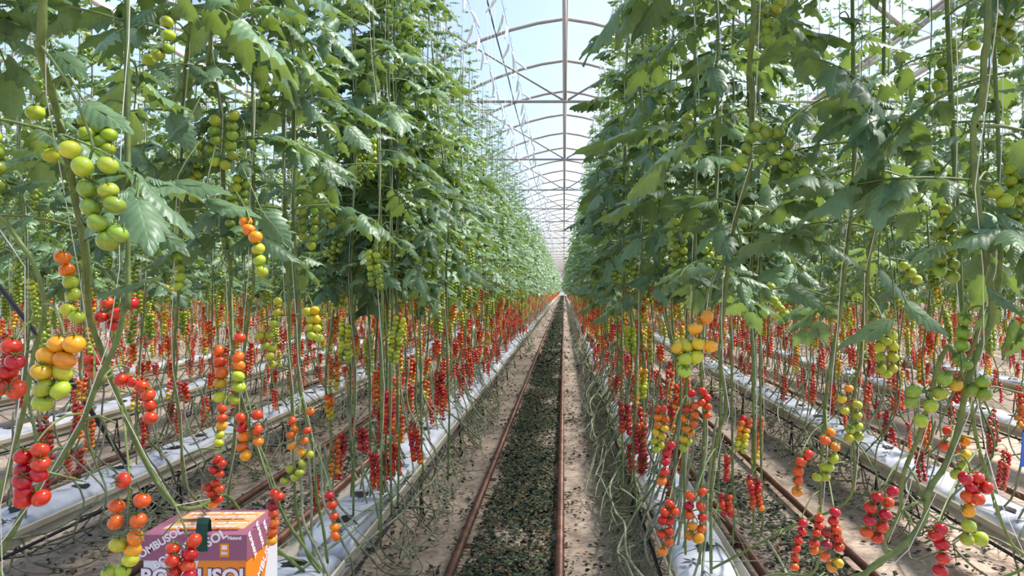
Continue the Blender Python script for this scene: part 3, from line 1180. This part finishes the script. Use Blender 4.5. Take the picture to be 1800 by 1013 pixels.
# --- the row across the rails from the carton
p = plant('tomato plant on the tallest straight green stem, first across the rails from the carton',
          [(1325, 0), (1317, 114), (1321, 175), (1318, 300), (1304, 340), (1294, 384), (1283, 440), (1270, 568), (1266, 642), (1277, 713), (1260, 774), (1250, 874), (1250, 1008)],
          1.6, 2.75, 1, 1.5, rad=.0065, green=0)
p.fruit(24, [(1222, 577, .55), (1242, 558, .6), (1207, 607, .36), (1249, 609, .56), (1228, 604, .4), (1205, 632, .2), (1203, 653, .16), (1224, 628, .3), (1190, 610, .4)])
p.fruit(17, [(1213, 872, 1), (1211, 890, .9), (1212, 906, .85), (1217, 925, .6), (1213, 941, .56), (1226, 948, .5), (1235, 865, 1), (1232, 890, 1), (1235, 910, .9), (1233, 930, .84), (1229, 946, .56)])
p.fruit(15, [(1235, 688, .9), (1243, 700, .92), (1244, 715, .86), (1243, 730, .8), (1233, 708, .86)])
p.fruit(21, [(1331, 223, .1), (1348, 233, .12), (1319, 243, .1), (1312, 262, .12), (1304, 279, .12), (1294, 292, .16), (1359, 257, .12), (1386, 250, .1), (1361, 282, .12), (1386, 272, .12), (1380, 291, .12), (1369, 232, .08)])
p.fruit(22, [(1361, 17, .16), (1372, 5, .14), (1349, 39, .12), (1349, 56, .1), (1352, 70, .12), (1317, 77, .12), (1340, 18, .1)])
p.leaf(1190, 470, 1265, 500, 2.2, .5, .5).leaf(1270, 465, 1325, 440, 2, .6, .5).leaf(1330, 490, 1375, 465, 2, .6, .5)

p = plant('tomato plant with an orange-to-lime truss beside the tall straight stem',
          [(1258, 440), (1250, 498), (1244, 548), (1232, 635), (1238, 747), (1233, 861), (1230, 992)], 2.35, 2.8, 1, 1.5, rad=.0055, green=1)
p.fruit(15, [(1207, 719, .95), (1221, 730, .72), (1203, 736, .72), (1219, 745, .66), (1206, 754, .62), (1214, 761, .6), (1201, 772, .4), (1210, 777, .36), (1201, 788, .22), (1216, 692, .95), (1222, 714, .8)])
p = plant('tomato plant with the amber-and-lemon truss over two red ones, front of its bag',
          [(1222, 480), (1215, 560), (1207, 673), (1203, 807), (1205, 975)], 2.5, 2.85, 1, 1.5, rad=.0055, green=2)
p.fruit(14.5, [(1166, 719, .82), (1157, 734, .72), (1169, 737, .7), (1156, 748, .62), (1168, 753, .5), (1153, 761, .46), (1164, 767, .42), (1150, 776, .38), (1161, 783, .34), (1154, 790, .25), (1156, 719, .82)])
p.fruit(17, [(1179, 783, 1), (1172, 796, 1), (1170, 812, .92), (1168, 830, .84), (1163, 846, .7)])
p.fruit(17, [(1177, 887, 1.05), (1168, 901, 1), (1187, 900, 1), (1177, 917, .97), (1165, 915, 1.02), (1177, 935, .86), (1163, 939, .9), (1176, 953, .76), (1165, 969, .72)])
p = plant('tomato plant with two crimson trusses over the hanging grey vines at the aisle edge',
          [(1128, 470), (1124, 560), (1118, 640), (1116, 720), (1113, 800), (1120, 900)], 3.3, 3.6, 1, 1.5, rad=.0055, green=2)
p.col(1097, 710, 1100, 765, 11, 2, 1.2, 1.0).col(1126, 750, 1125, 800, 11, 2, 1.25, 1.1).col(1130, 650, 1126, 700, 10.5, 2, .5, .3)

p = plant('tomato plant with a lemon-yellow double truss tucked under a big leaf',
          [(1552, 300), (1549, 374), (1530, 440), (1524, 508), (1515, 625), (1505, 669), (1498, 740), (1494, 874)], 1.9, 2.6, 1, 1.45, rad=.0055, green=0)
p.fruit(19.5, [(1548, 592, .3), (1567, 590, .35), (1546, 611, .28), (1570, 608, .33), (1548, 629, .2), (1570, 628, .3), (1549, 648, .2), (1568, 648, .28), (1558, 657, .24), (1558, 600, .25)])
p.fruit(16.5, [(1492, 683, .7), (1480, 702, .5), (1485, 722, .28), (1507, 712, .3), (1507, 731, .2), (1509, 750, .2), (1510, 767, .18), (1492, 771, .3), (1495, 755, .2)])
p.leaf(1572, 560, 1480, 600, 1.8, .42, .5).leaf(1590, 530, 1672, 585, 1.75, .5, .6).leaf(1385, 500, 1452, 540, 1.9, .62, .7).leaf(1455, 430, 1525, 470, 1.85, .45, .6).leaf(1545, 475, 1605, 530, 1.9, .7, .4)
p = plant('tomato plant with a bent orange-and-lime truss amid four red ones',
          [(1500, 120), (1502, 200), (1499, 336), (1485, 474), (1478, 545), (1460, 640), (1450, 720), (1442, 861), (1435, 1000)], 1.8, 2.4, 1, 1.45, rad=.0055, green=0)
p.fruit(18, [(1460, 760, .72), (1450, 774, .84), (1468, 786, .6), (1465, 806, .26), (1457, 822, .2), (1450, 838, .16), (1436, 839, .14), (1449, 822, .14)])
p.fruit(18, [(1421, 800, 1), (1408, 812, .95), (1403, 829, .88), (1403, 845, .8), (1401, 864, .7)])
p.fruit(17, [(1411, 920, 1), (1410, 935, 1), (1403, 950, 1), (1400, 965, .95), (1398, 981, .84), (1396, 997, .72)])
p.fruit(16.5, [(1440, 911, 1), (1440, 925, .97), (1435, 937, 1), (1431, 955, .84), (1431, 968, .74)])
p.fruit(18.5, [(1468, 901, 1), (1465, 916, 1), (1470, 932, 1), (1473, 946, .92), (1475, 962, .82), (1473, 990, .46), (1462, 997, .6), (1450, 978, .8), (1453, 958, 1.1), (1453, 938, 1.15)])
p.fruit(15, [(1361, 528, .22), (1366, 535, .2), (1372, 542, .2), (1380, 551, .22), (1355, 504, .14)])
p.fruit(17, [(1590, 468, .24), (1602, 480, .22), (1612, 492, .24)])
p.leaf(1475, 30, 1545, 35, 1.8, .62, .5).leaf(1520, 70, 1590, 80, 1.75, .6, .35).leaf(1460, 150, 1520, 140, 1.8, .5, .5)
p = plant('tomato plant on a crooked stem beside a plump red ten-fruit truss',
          [(1690, 560), (1665, 610), (1650, 640), (1635, 700), (1616, 764), (1586, 841), (1582, 901), (1556, 948), (1549, 992)], 1.6, 2.1, 1, 1.5, rad=.0058, green=1)
p.fruit(21.5, [(1542, 874, 1), (1569, 864, 1), (1530, 893, 1), (1561, 884, 1), (1556, 905, .98), (1529, 915, .9), (1551, 927, .84), (1524, 936, .8), (1542, 945, .78)])
p.fruit(26, [(1680, 676, .4), (1653, 691, .18), (1636, 714, .14), (1619, 740, .14), (1603, 707, .1), (1606, 688, .08), (1708, 686, .1), (1730, 693, .1), (1727, 672, .08), (1660, 665, .08)])
p = plant('tomato plant on the thickest stem opposite the carton, with green fruit at its top',
          [(1737, 0), (1730, 100), (1727, 175), (1713, 215), (1712, 285), (1725, 400), (1744, 528), (1737, 582), (1713, 635), (1695, 700), (1686, 750), (1663, 817), (1633, 861), (1624, 915), (1579, 968), (1522, 1008)],
          1.3, 1.6, 1, 1.42, rad=.0066, green=0)
p.fruit(21, [(1675, 77, .12), (1658, 109, .12), (1680, 99, .06), (1653, 131, .12), (1648, 151, .14), (1633, 171, .12), (1626, 191, .12), (1713, 79, .18), (1670, 122, .12), (1658, 150, .16)])
p.fruit(24, [(1697, 841, .95), (1717, 841, .92), (1702, 874, .82), (1719, 878, .8), (1703, 898, .6), (1703, 925, .2), (1724, 948, .16), (1700, 949, .14), (1734, 858, .9), (1708, 858, .95)])
p.fruit(20, [(1668, 759, .95), (1697, 775, .72), (1661, 784, .8), (1697, 800, .42), (1681, 834, .25), (1693, 821, .2)])
p.fruit(25, [(1697, 560, .06), (1694, 585, .06), (1691, 608, .08), (1686, 630, .06), (1697, 640, .06)])
p.fruit(26, [(1767, 353, .26), (1748, 336, .16)])
p.leaf(1735, 505, 1800, 550, 1.35, .5, .6).leaf(1750, 160, 1815, 150, 1.35, .5, .3).leaf(1660, 430, 1600, 455, 1.5, .6, .4).leaf(1700, 330, 1640, 300, 1.45, .6, .4).leaf(1755, 60, 1800, 90, 1.4, .6, .4).leaf(1690, 240, 1610, 250, 1.45, .45, .4)
p = plant('thin dark-stemmed tomato plant with a bright red truss at the bottom corner',
          [(1760, 430), (1730, 560), (1700, 640), (1707, 700), (1717, 774), (1737, 841), (1750, 888), (1774, 951), (1797, 1002)], 1.55, 2.0, 1, 1.5, rad=.0045, green=2)
p.fruit(24, [(1653, 931, 1), (1656, 957, 1.05), (1658, 982, 1), (1653, 1004, .92), (1645, 940, 1.02)])
for lab, a in (('tomato plant with an orange and green truss behind the tall straight stem', (1311, 735, 1300, 798, 12, 2, .86, .2)),
               ('tomato plant with a red-topped truss turning green below, beyond the tall stem', (1338, 737, 1326, 820, 11.5, 1, .97, .3)),
               ('tomato plant with a single-file red truss over the rails beyond the tall stem', (1278, 805, 1277, 850, 11.5, 1, 1.05, .85)),
               ('tomato plant with a short deep-red truss low by the second aisle rails', (1275, 872, 1279, 908, 12, 2, 1.05, .95)),
               ('tomato plant with a red truss tipped amber low over the second aisle rails', (1325, 840, 1332, 898, 12, 2, 1.12, .7)),
               ('tomato plant with a long lime truss at the aisle edge', (1108, 575, 1110, 622, 10, 2, .26, .15))):
    x0, y0, x1, y1, dia = a[:5]
    d = 2.07 * FR * F / dia * .96
    dx = 13 * (1 if int(x0) % 2 else -1)
    yb = CY + F * 1.08 / (d + .1)
    plant(lab, [(x0 + dx, 400), (x0 + dx * .8, 480), (x0 + dx, max(y0 - 30, 520)), (x0 + dx * 1.2, y1 + 10), (x0 + dx, max(y1 + 30, yb))], d + .02, d + .1, 1, 1.5, rad=.0055, green=2).col(*a)
for p in PL:
    p.build()

# ------------------------------------------------------------------ the rows behind, copied plant by plant
r = np.random.default_rng(5)
for k, ya, yb in ((-1, 3.7, 18.0), (1, 3.55, 17.6), (-2, 3.3, 12.4), (2, 3.3, 12.4), (-3, 5.3, 11), (3, 5.5, 11), (-4, 7.6, 11), (4, 8, 11)):
    y, i = ya, 0
    while y < yb:
        x = ROWX[k] + (.085 if i % 2 else -.085) + r.normal(0, .02)
        hi = abs(k) == 1 and y < 5.2 or abs(k) == 2 and y < 4.6
        P = (PROTO_HI if hi else PROTO_LO)
        lab = 'tomato plant fruiting below its leaves, farther along ' + ROWNAME[k]
        if abs(k) > 1:
            lab = 'tomato plant with red trusses under dense leaves in ' + ROWNAME[k]
        plant_from(P[int(r.integers(len(P)))], x, y, lab, 'tomato plants in ' + ROWNAME[k], hi, r)
        y += .24 * r.uniform(.85, 1.15)
        i += 1


# everything beyond the plants one could count: one mass running on to the end wall
def far_rows():
    mb = MB()
    r = np.random.default_rng(9)
    lz = LEAF[2]
    sp = SPH[2]

    def one(x, y, nl, ls, nf, fs, stem=True):
        for _ in range(nl):
            z = r.uniform(1.48, 3.85)
            place_leaf(mb, np.array([x + r.normal(0, .05), y + r.normal(0, .06), z]), r.uniform(0, 6.28), r.uniform(-.2, .4), ls * r.uniform(.8, 1.2) * (1 - .6 * min(1, max(0, z - 2.4) / 1.4)), 2, int(r.integers(6)))
        for _ in range(nf):
            z0 = r.uniform(.6, 1.6)
            a = r.uniform(0, 6.28)
            bx, by = x + .07 * math.cos(a), y + .07 * math.sin(a)
            nm = kind_at(z0 - .1, r)
            t = {'deep': 1.1, 'red': .96, 'redor': .86, 'orange': .72, 'mixed': .6, 'yellow': .36, 'lime': .2, 'green': .1}[nm]
            n = 4 if fs > 1.6 else 6
            for j in range(n):
                V, f = sp
                mb.add(V * FR * fs + np.array([bx + (-1) ** j * FR * .8, by, z0 - j * .16 / n]), f, 2 + ripe(t - .25 * j / n + r.normal(0, .05)))
        if stem:
            mb.tube([(x + r.normal(0, .1), y, .3), (x, y, .8), (x, y, 2.0)], .006, 3, 1, False)
            for _ in range(4):
                a, b = r.normal(0, .15, 2)
                mb.tube([(x + a, y + b, r.uniform(.6, 1.4)), (x + a * 1.5, y + b * 2, r.uniform(.35, .7)), (x + b, y + r.normal(0, .4), r.uniform(.1, .5))], .004, 3, 1, False)
    for k in (-1, 1):
        y = 18.0
        while y < 166:
            near = y < 42
            one(ROWX[k] + r.choice([-.085, .085]), y, 24 if near else 15, 1.25 if near else 1.6 + y / 200, 6 if near else 5, 1.25 if near else 1.9, near)
            y += .25 if near else .42
    for k in (-2, 2, -3, 3, -4, 4, -5, 5, -6, 6, -7, 7, -8, 8):
        y = {2: 12.5, 3: 11.1, 4: 11.1, 5: 9.6, 6: 11.5, 7: 13.4, 8: 15.5}[abs(k)]
        while y < 34:
            one(ROWX[k], y, 22, 1.35, 7, 1.3, True)
            y += .30
    return mb.mesh('tomato_plants', [M_leaf, M_oldstem] + M_fruit)


tag(ob('tomato_plants', far_rows()), 'mass of tomato plants running on down the rows to the far end wall', 'tomato plants', None, 'stuff')

# ------------------------------------------------------------------ bare vines hanging down beside the gutters
r = np.random.default_rng(41)
vines = []
for i in range(16):
    rr = np.random.default_rng(400 + i)
    z0 = rr.uniform(.7, 1.15)
    run = rr.uniform(.25, 1.0)
    pts = [(.02, -.05, z0), (rr.normal(.05, .02), 0, z0 * .7), (rr.normal(.17, .04), .05 + rr.normal(0, .05), z0 * .42), (rr.normal(.23, .05), .12 + rr.normal(0, .06), .2),
           (rr.normal(.26, .06), .12 + run * .4, rr.uniform(.03, .12)), (rr.normal(.2, .05), .12 + run * .8, rr.uniform(.02, .16)), (rr.normal(.17, .03), .12 + run, rr.uniform(.1, .3))]
    path = spline(pts, 30) + np.cumsum(rr.normal(0, .003, (30, 3)), 0)
    path[:, 2] = np.maximum(path[:, 2], .012)
    mb = MB()
    mb.tube(path, np.linspace(.0058, .0042, 30), 5)
    for j in range(7):
        q = path[int(rr.integers(3, 28))]
        d = rr.normal(0, 1, 3)
        d[2] = -abs(d[2]) * .7
        e = q + d / np.linalg.norm(d) * rr.uniform(.05, .18)
        e[2] = max(e[2], .01)
        mb.tube([q, (q + e) / 2 + rr.normal(0, .015, 3), e], [.0028, .002, .001], 3, 0, False)
    vines.append(mb.mesh('bare_vine', [M_oldstem]))
for k, ya, yb, n in ((1, 2.7, 9, 85), (-1, 2.75, 9, 42), (2, 3.2, 8, 50), (-2, 3.2, 8, 50)):
    for i in range(n):
        y = ya + (yb - ya) * (i + r.random()) / n
        o = ob('bare_vine', vines[int(r.integers(16))], None, (ROWX[k] + r.normal(0, .03), y, 0))
        o.scale = ((-1 if k > 0 else 1) * (1 if abs(k) == 1 or i % 2 else -1), 1 if r.random() < .6 else -1, 1)
        tag(o, 'leafless grey-green vine hanging over the aisle edge of ' + ROWNAME[k], 'vine', 'bare vines along ' + ROWNAME[k])

# ------------------------------------------------------------------ overhead wires, hooks, cable
mb = MB()
mb.tube([(0, 0, .035), (.008, 0, .045), (.014, 0, .03), (.004, 0, .012), (0, 0, -.01)], .0022, 5)
mb.tube([(0, 0, -.01), (.006, 0, -.035), (.009, .004, -.09), (.004, 0, -.15), (0, 0, -.19)], [.004, .011, .013, .010, .003], 7)
hook_me = mb.mesh('winding_body', [M_hook])
mb = MB()
mb.tube([(0, 0, -.18), (.002, .001, -.6), (0, 0, -1.15)], .0013, 3, 0, False)
htw_me = mb.mesh('spare_twine', [M_twine])
ZW = 4.2
r = np.random.default_rng(31)
for k, x, nm, yb, spare in ((-1, -.90, "inner support wire over the printed carton's row", 46, False), (-1, -.58, 'support wire hung with spare hooks beside the ridge', 46, True),
                            (-1, -1.2, "outer support wire over the printed carton's row", 12, False),
                            (1, .47, 'inner support wire over the row across from the carton', 26, False), (1, .72, 'outer support wire over the row across from the carton', 14, False)):
    mb = MB()
    mb.tube([(0, Y0 + .3, 0), (0, 166, 0)], .002, 4)
    tag(ob('support_wire', mb.mesh('support_wire', [M_wire]), None, (x, 0, ZW)), 'thin steel ' + nm, 'wire', 'support wires overhead')
    y = 4.6
    while y < yb:
        t = tag(ob('hanging_hook', hook_me, None, (x, y, ZW - .036)), 'white twine hook hanging from the ' + nm, 'hook', 'white hooks on the ' + nm)
        t.scale = (1.3, 1.3, 1.15)
        t.rotation_euler = (r.normal(0, .55), r.normal(0, .35), r.uniform(-.6, .6))
        if spare and y < 20 or y < 12:
            o = ob('spare_twine', htw_me, t)
            o.rotation_euler = Matrix.Rotation(0, 3, 'X').to_euler()
            R = t.rotation_euler.to_matrix().inverted()
            o.rotation_euler = R.to_euler()
        y += r.uniform(.3, .5)
mb = MB()
mb.tube([(0, y, -.05 * math.sin(PI * ((y + 5) % 4) / 4)) for y in np.arange(-4.5, 60, .5)], .009, 6)
tag(ob('overhead_cable', mb.mesh('overhead_cable', [M_black]), None, (-.82, 0, 4.62)), 'black cable running under the roof beside the ridge', 'cable')

mb = MB()
mb.tube([(-.42, -.06, .62), (.02, 0, -.0), (.62, .06, -.98)], .014, 8)
tag(ob('brace_pole', mb.mesh('brace_pole', [M_black]), None, (-3.22, 4.7, 1.02)), 'dark slanting brace pole behind the yellow truss, by the row behind the carton', 'pole')

mb = MB()
mb.box(-.09, .09, -.0015, .0015, -.13, .13)
t = root('insect_trap', (2.19, 3.45, .80), 'blue insect trap card hanging among the plants at the picture edge', 'insect trap')
c = ob('trap_card', mb.mesh('trap_card', [M_blue], False), t)
c.rotation_euler = (0, .12, .5)
mb = MB()
mb.tube([(0, 0, .125), (-.03, 0, 1.2), (-.02, 0, ZW - .8)], .0014, 4)
ob('hanging_wire', mb.mesh('hanging_wire', [M_wire]), t)

# ------------------------------------------------------------------ withered leaves on the floor
def litter():
    mb = MB()
    r = np.random.default_rng(77)
    base = np.array([(0, 0, 0), (.5, .3, .06), (1, 0, -.02), (.5, -.3, .05), (.5, 0, .14)])
    fs = np.array([(0, 4, 1), (1, 4, 2), (2, 4, 3), (3, 4, 0)])

    def clump(x, y):
        return .5 + .5 * math.sin(2.3 * y + 4 * x + 1.2 * math.sin(1.1 * y)) * math.cos(1.3 * y - 5 * x + 2)

    def put(x, y, s):
        m = int(r.choice([0, 0, 0, 1, 1, 1, 1, 2]))
        R = rotm(r.uniform(0, 6.28), r.normal(0, .3), r.normal(0, .4))
        V = base @ R.T * s
        V[:, 2] += .004 - V[:, 2].min() + r.uniform(0, .012)
        mb.add(V + np.array([x, y, 0]), fs, m)
    for n, ya, yb, xc, s0 in ((27000, 2.2, 14, -.29, .038), (12000, 14, 45, -.29, .075), (6000, 45, 160, -.29, .16),
                              (4200, 3, 12, -1.91, .045), (4200, 3, 12, 1.29, .045)):
        i = 0
        while i < n:
            y = ya + (yb - ya) * r.random() ** 1.25
            u = r.normal(0, .16)
            if r.random() < .22:
                u = r.uniform(-.62, .62)
            x = xc + u
            c = clump(x, y)
            inside = abs(u) < .24
            if r.random() < (c ** .8 * .95 + .12 if inside else c * c * .45):
                put(x, y, s0 * r.uniform(.5, 1.25))
                i += 1
            elif r.random() < .02:
                i += 1
    for k in (-1, 1, -2, 2):
        for _ in range(1500):
            put(ROWX[k] + r.normal(0, .17), 1.5 + 11 * r.random(), .04 * r.uniform(.6, 1.3))
    return mb.mesh('fallen_leaves', M_litter, False)


tag(ob('fallen_leaves', litter()), 'dark withered leaf litter strewn between the pipe rails', 'leaf litter', None, 'stuff')
r = np.random.default_rng(3)
for i, (px, py) in enumerate(((702, 990), (722, 955), (1180, 1006), (1560, 952), (1512, 985), (745, 925))):
    d = F * (1.5 - .012) / (py - CY)
    q = W(px, py, d)
    mb = MB()
    V, fs = SPH[0]
    mb.add(V * np.array([1.1, 1.1, .8]) * FR, fs)
    lab = ['squashed red tomato fallen by the gutter near the first grow bag', 'dark red fallen tomato farther up the floor from the first bag',
           'fallen red tomato on the floor opposite the carton row', 'fallen red tomato on bare floor in the second aisle', 'red tomato lying beside the second aisle rail',
           'small fallen tomato farthest up the pale floor by the gutter'][i]
    tag(ob('fallen_tomato', mb.mesh('fallen_tomato', [M_fruit[8]]), None, (q[0], q[1], .0115)), lab, 'tomato', 'fallen tomatoes on the floor')

# ------------------------------------------------------------------ the printed carton (a bumblebee hive box)
K_white = plain('carton_white', (226, 226, 232), 0.6)
K_orange = plain('carton_orange', (240, 140, 36), 0.55)
K_plum = plain('carton_plum', (152, 92, 116), 0.55)
K_tan = plain('carton_tan', (224, 184, 140), 0.6, 60, col2=(214, 152, 86))
K_ink = plain('carton_white_print', (244, 236, 238), 0.6)
K_inkp = plain('carton_plum_print', (120, 66, 92), 0.6)
K_strap = plain('dark_green_strap', (14, 62, 50), 0.7)
bx0, bx1, by0, by1, bz0, bzl, bz1 = -1.25, -.945, 2.2, 2.44, .424, .694, .769
t = root('carton', (bx0, by0, bz0), 'printed orange, plum and white carton standing on the first grow bag', 'box')
w, dp, h = bx1 - bx0, by1 - by0, bzl - bz0
hl = bz1 - bz0
mb = MB()
e = .0
fx = w * .40
V = [(0, 0, 0), (fx * .8, 0, 0), (w, 0, 0), (0, 0, h), (fx * 1.35, 0, h), (w, 0, h),
     (0, dp, 0), (w, dp, 0), (0, dp, h), (w, dp, h), (w, dp * .28, 0), (w, dp * .75, h)]
mb.add(V, [np.array([(0, 1, 4, 3)])], 0)
mb.add(V, [np.array([(1, 2, 5, 4)])], 1)
mb.add(V, [np.array([(2, 10, 11, 5)])], 1)
mb.add(V, [np.array([(10, 7, 9, 11)])], 0)
mb.add(V, [np.array([(7, 6, 8, 9), (6, 0, 3, 8), (0, 6, 7, 1)])], 0)
body = ob('carton_body', mb.mesh('carton_body', [K_white, K_orange], False), t)
g = .004
mb = MB()
zb = h - .001
V = [(-g, -g, zb), (w + g, -g, zb), (w + g, dp + g, zb), (-g, dp + g, zb), (-g, -g, hl), (w + g, -g, hl), (w + g, dp + g, hl), (-g, dp + g, hl)]
mb.add(V, [np.array([(0, 1, 5, 4), (1, 2, 6, 5), (2, 3, 7, 6), (3, 0, 4, 7), (3, 2, 1, 0)])], 0)
mb.add(V, [np.array([(4, 5, 6, 7)])], 0)
mb.box(.03, w - .03, .05, dp - .02, hl, hl + .001, 1)
lid = ob('carton_lid', mb.mesh('carton_lid', [K_plum, K_tan], False), t)


def print_on(parent, txt, size, mat, loc, rot, bold=.0015, name='lettering'):
    o = ob(name, text_mesh(txt, size, mat, bold, .0004), parent, loc)
    o.rotation_euler = rot
    return o


FR_, SD_, TP_ = (PI / 2, 0, 0), (PI / 2, 0, PI / 2), (0, 0, 0)
NAME = 'BOMBUSOL'
fz = -g - .0006


def frot(a):
    return Matrix.Rotation(PI / 2, 3, 'X').to_euler() if not a else (Matrix.Rotation(PI / 2, 3, 'X') @ Matrix.Rotation(a, 3, 'Z')).to_euler()


zc = h + (hl - h) / 2
print_on(lid, NAME, .032, K_ink, (.045, fz, zc + .010), frot(.55), .001)
print_on(lid, NAME, .032, K_ink, (.105, fz, zc - .012), frot(.55), .001)
print_on(lid, NAME, .038, K_ink, (.160, fz, zc - .004), frot(.50), .0012)
print_on(lid, 'Natural', .013, K_ink, (w - .032, fz, zc + .028), frot(0), .0006)
mb = MB()
mb.box(-.014, .014, -.0006, .0006, -.020, .020)
lg = ob('logo_patch', mb.mesh('logo_patch', [K_orange], False), lid, (w - .062, fz, zc - .008))
print_on(lid, 'bio', .014, K_ink, (w - .062, fz - .001, zc - .016), frot(0), .0006)
mb = MB()
mb.box(-.008, .008, -.0006, .0006, -.0065, .0065)
ob('logo_mark', mb.mesh('logo_mark', [K_ink], False), lid, (w - .062, fz - .0008, zc + .0005))
for i in range(4):
    o = print_on(lid, NAME, .020, K_ink, (w + g + .0006, .035 + i * .055, zc + (.008 if i % 2 else -.006)), (Matrix.Rotation(PI / 2, 3, 'Z') @ Matrix.Rotation(PI / 2, 3, 'X') @ Matrix.Rotation(-1.05, 3, 'Z')).to_euler(), .0009)
rr = np.random.default_rng(4)
for j in range(6):
    print_on(lid, 'BOMBUSOL  BOMBUSOL', .0185, K_inkp if j % 3 == 0 else K_ink, (w * .5 + (-1) ** j * .012, .035 + j * .034, hl + .0016), (0, 0, .04), .0005)
for j in range(3):
    print_on(lid, 'BOMBUSOL  BOMBUSOL', .019, K_orange, (w * .52, .052 + j * .066, hl + .0016), (0, 0, .04), .0009)
print_on(body, NAME, .062, K_inkp, (w * .5 + .0015, -.0008, h - .052), frot(0), .0052)
print_on(body, NAME, .062, K_ink, (w * .5, -.0016, h - .052), frot(0), .0022)
print_on(body, NAME, .040, K_ink, (w + .0008, dp * .52, h - .055), (Matrix.Rotation(PI / 2, 3, 'Z') @ Matrix.Rotation(PI / 2, 3, 'X') @ Matrix.Rotation(.75, 3, 'Z')).to_euler(), .0012)
mb = MB()
sx = .175
mb.tube([(sx, -g - .003, hl - .048), (sx, -g - .003, hl), (sx, -g + .004, hl + .032), (sx, -g + .012, hl + .046), (sx, -g + .022, hl + .036), (sx, -g + .026, hl + .002)], .0022, 4)
mb.V = [np.where(np.array([True, False, False]), (v - [sx, 0, 0]) * 8 + [sx, 0, 0], v) for v in mb.V]
ob('strap', mb.mesh('strap', [K_strap], False), t)

# ------------------------------------------------------------------ light, sky
wd = bpy.data.worlds.new('world')
bpy.context.scene.world = wd
wd.use_nodes = True
nt = wd.node_tree
nt.nodes.clear()
o = nt.nodes.new('ShaderNodeOutputWorld')
b = nt.nodes.new('ShaderNodeBackground')
sk = nt.nodes.new('ShaderNodeTexSky')
sk.sky_type = 'NISHITA'
sk.sun_disc = False
sk.sun_elevation = math.radians(58)
sk.sun_rotation = math.radians(75)
sk.air_density = 1.0
sk.dust_density = 1.2
sk.ozone_density = 3.0
b.inputs['Strength'].default_value = SKY_STRENGTH = 0.27
nt.links.new(sk.outputs[0], b.inputs[0])
nt.links.new(b.outputs[0], o.inputs[0])

sd = bpy.data.lights.new('sun', 'SUN')
sd.energy = 11.0
sd.angle = math.radians(15)
sd.color = (1.0, 0.95, 0.86)
so = bpy.data.objects.new('sun', sd)
C.objects.link(so)
so.rotation_euler = Vector((-.52, -.12, -.86)).to_track_quat('-Z', 'Y').to_euler()

sc = bpy.context.scene
sc.view_settings.view_transform = 'Standard'
sc.view_settings.look = 'None'
sc.view_settings.gamma = 1.0
sc.view_settings.use_curve_mapping = False
sc.view_settings.exposure = 0.08
sc.cycles.use_denoising = True
sc.cycles.max_bounces = 7
sc.cycles.diffuse_bounces = 4
sc.cycles.glossy_bounces = 2
sc.cycles.transmission_bounces = 5
sc.cycles.transparent_max_bounces = 8
sc.cycles.caustics_reflective = False
sc.cycles.caustics_refractive = False
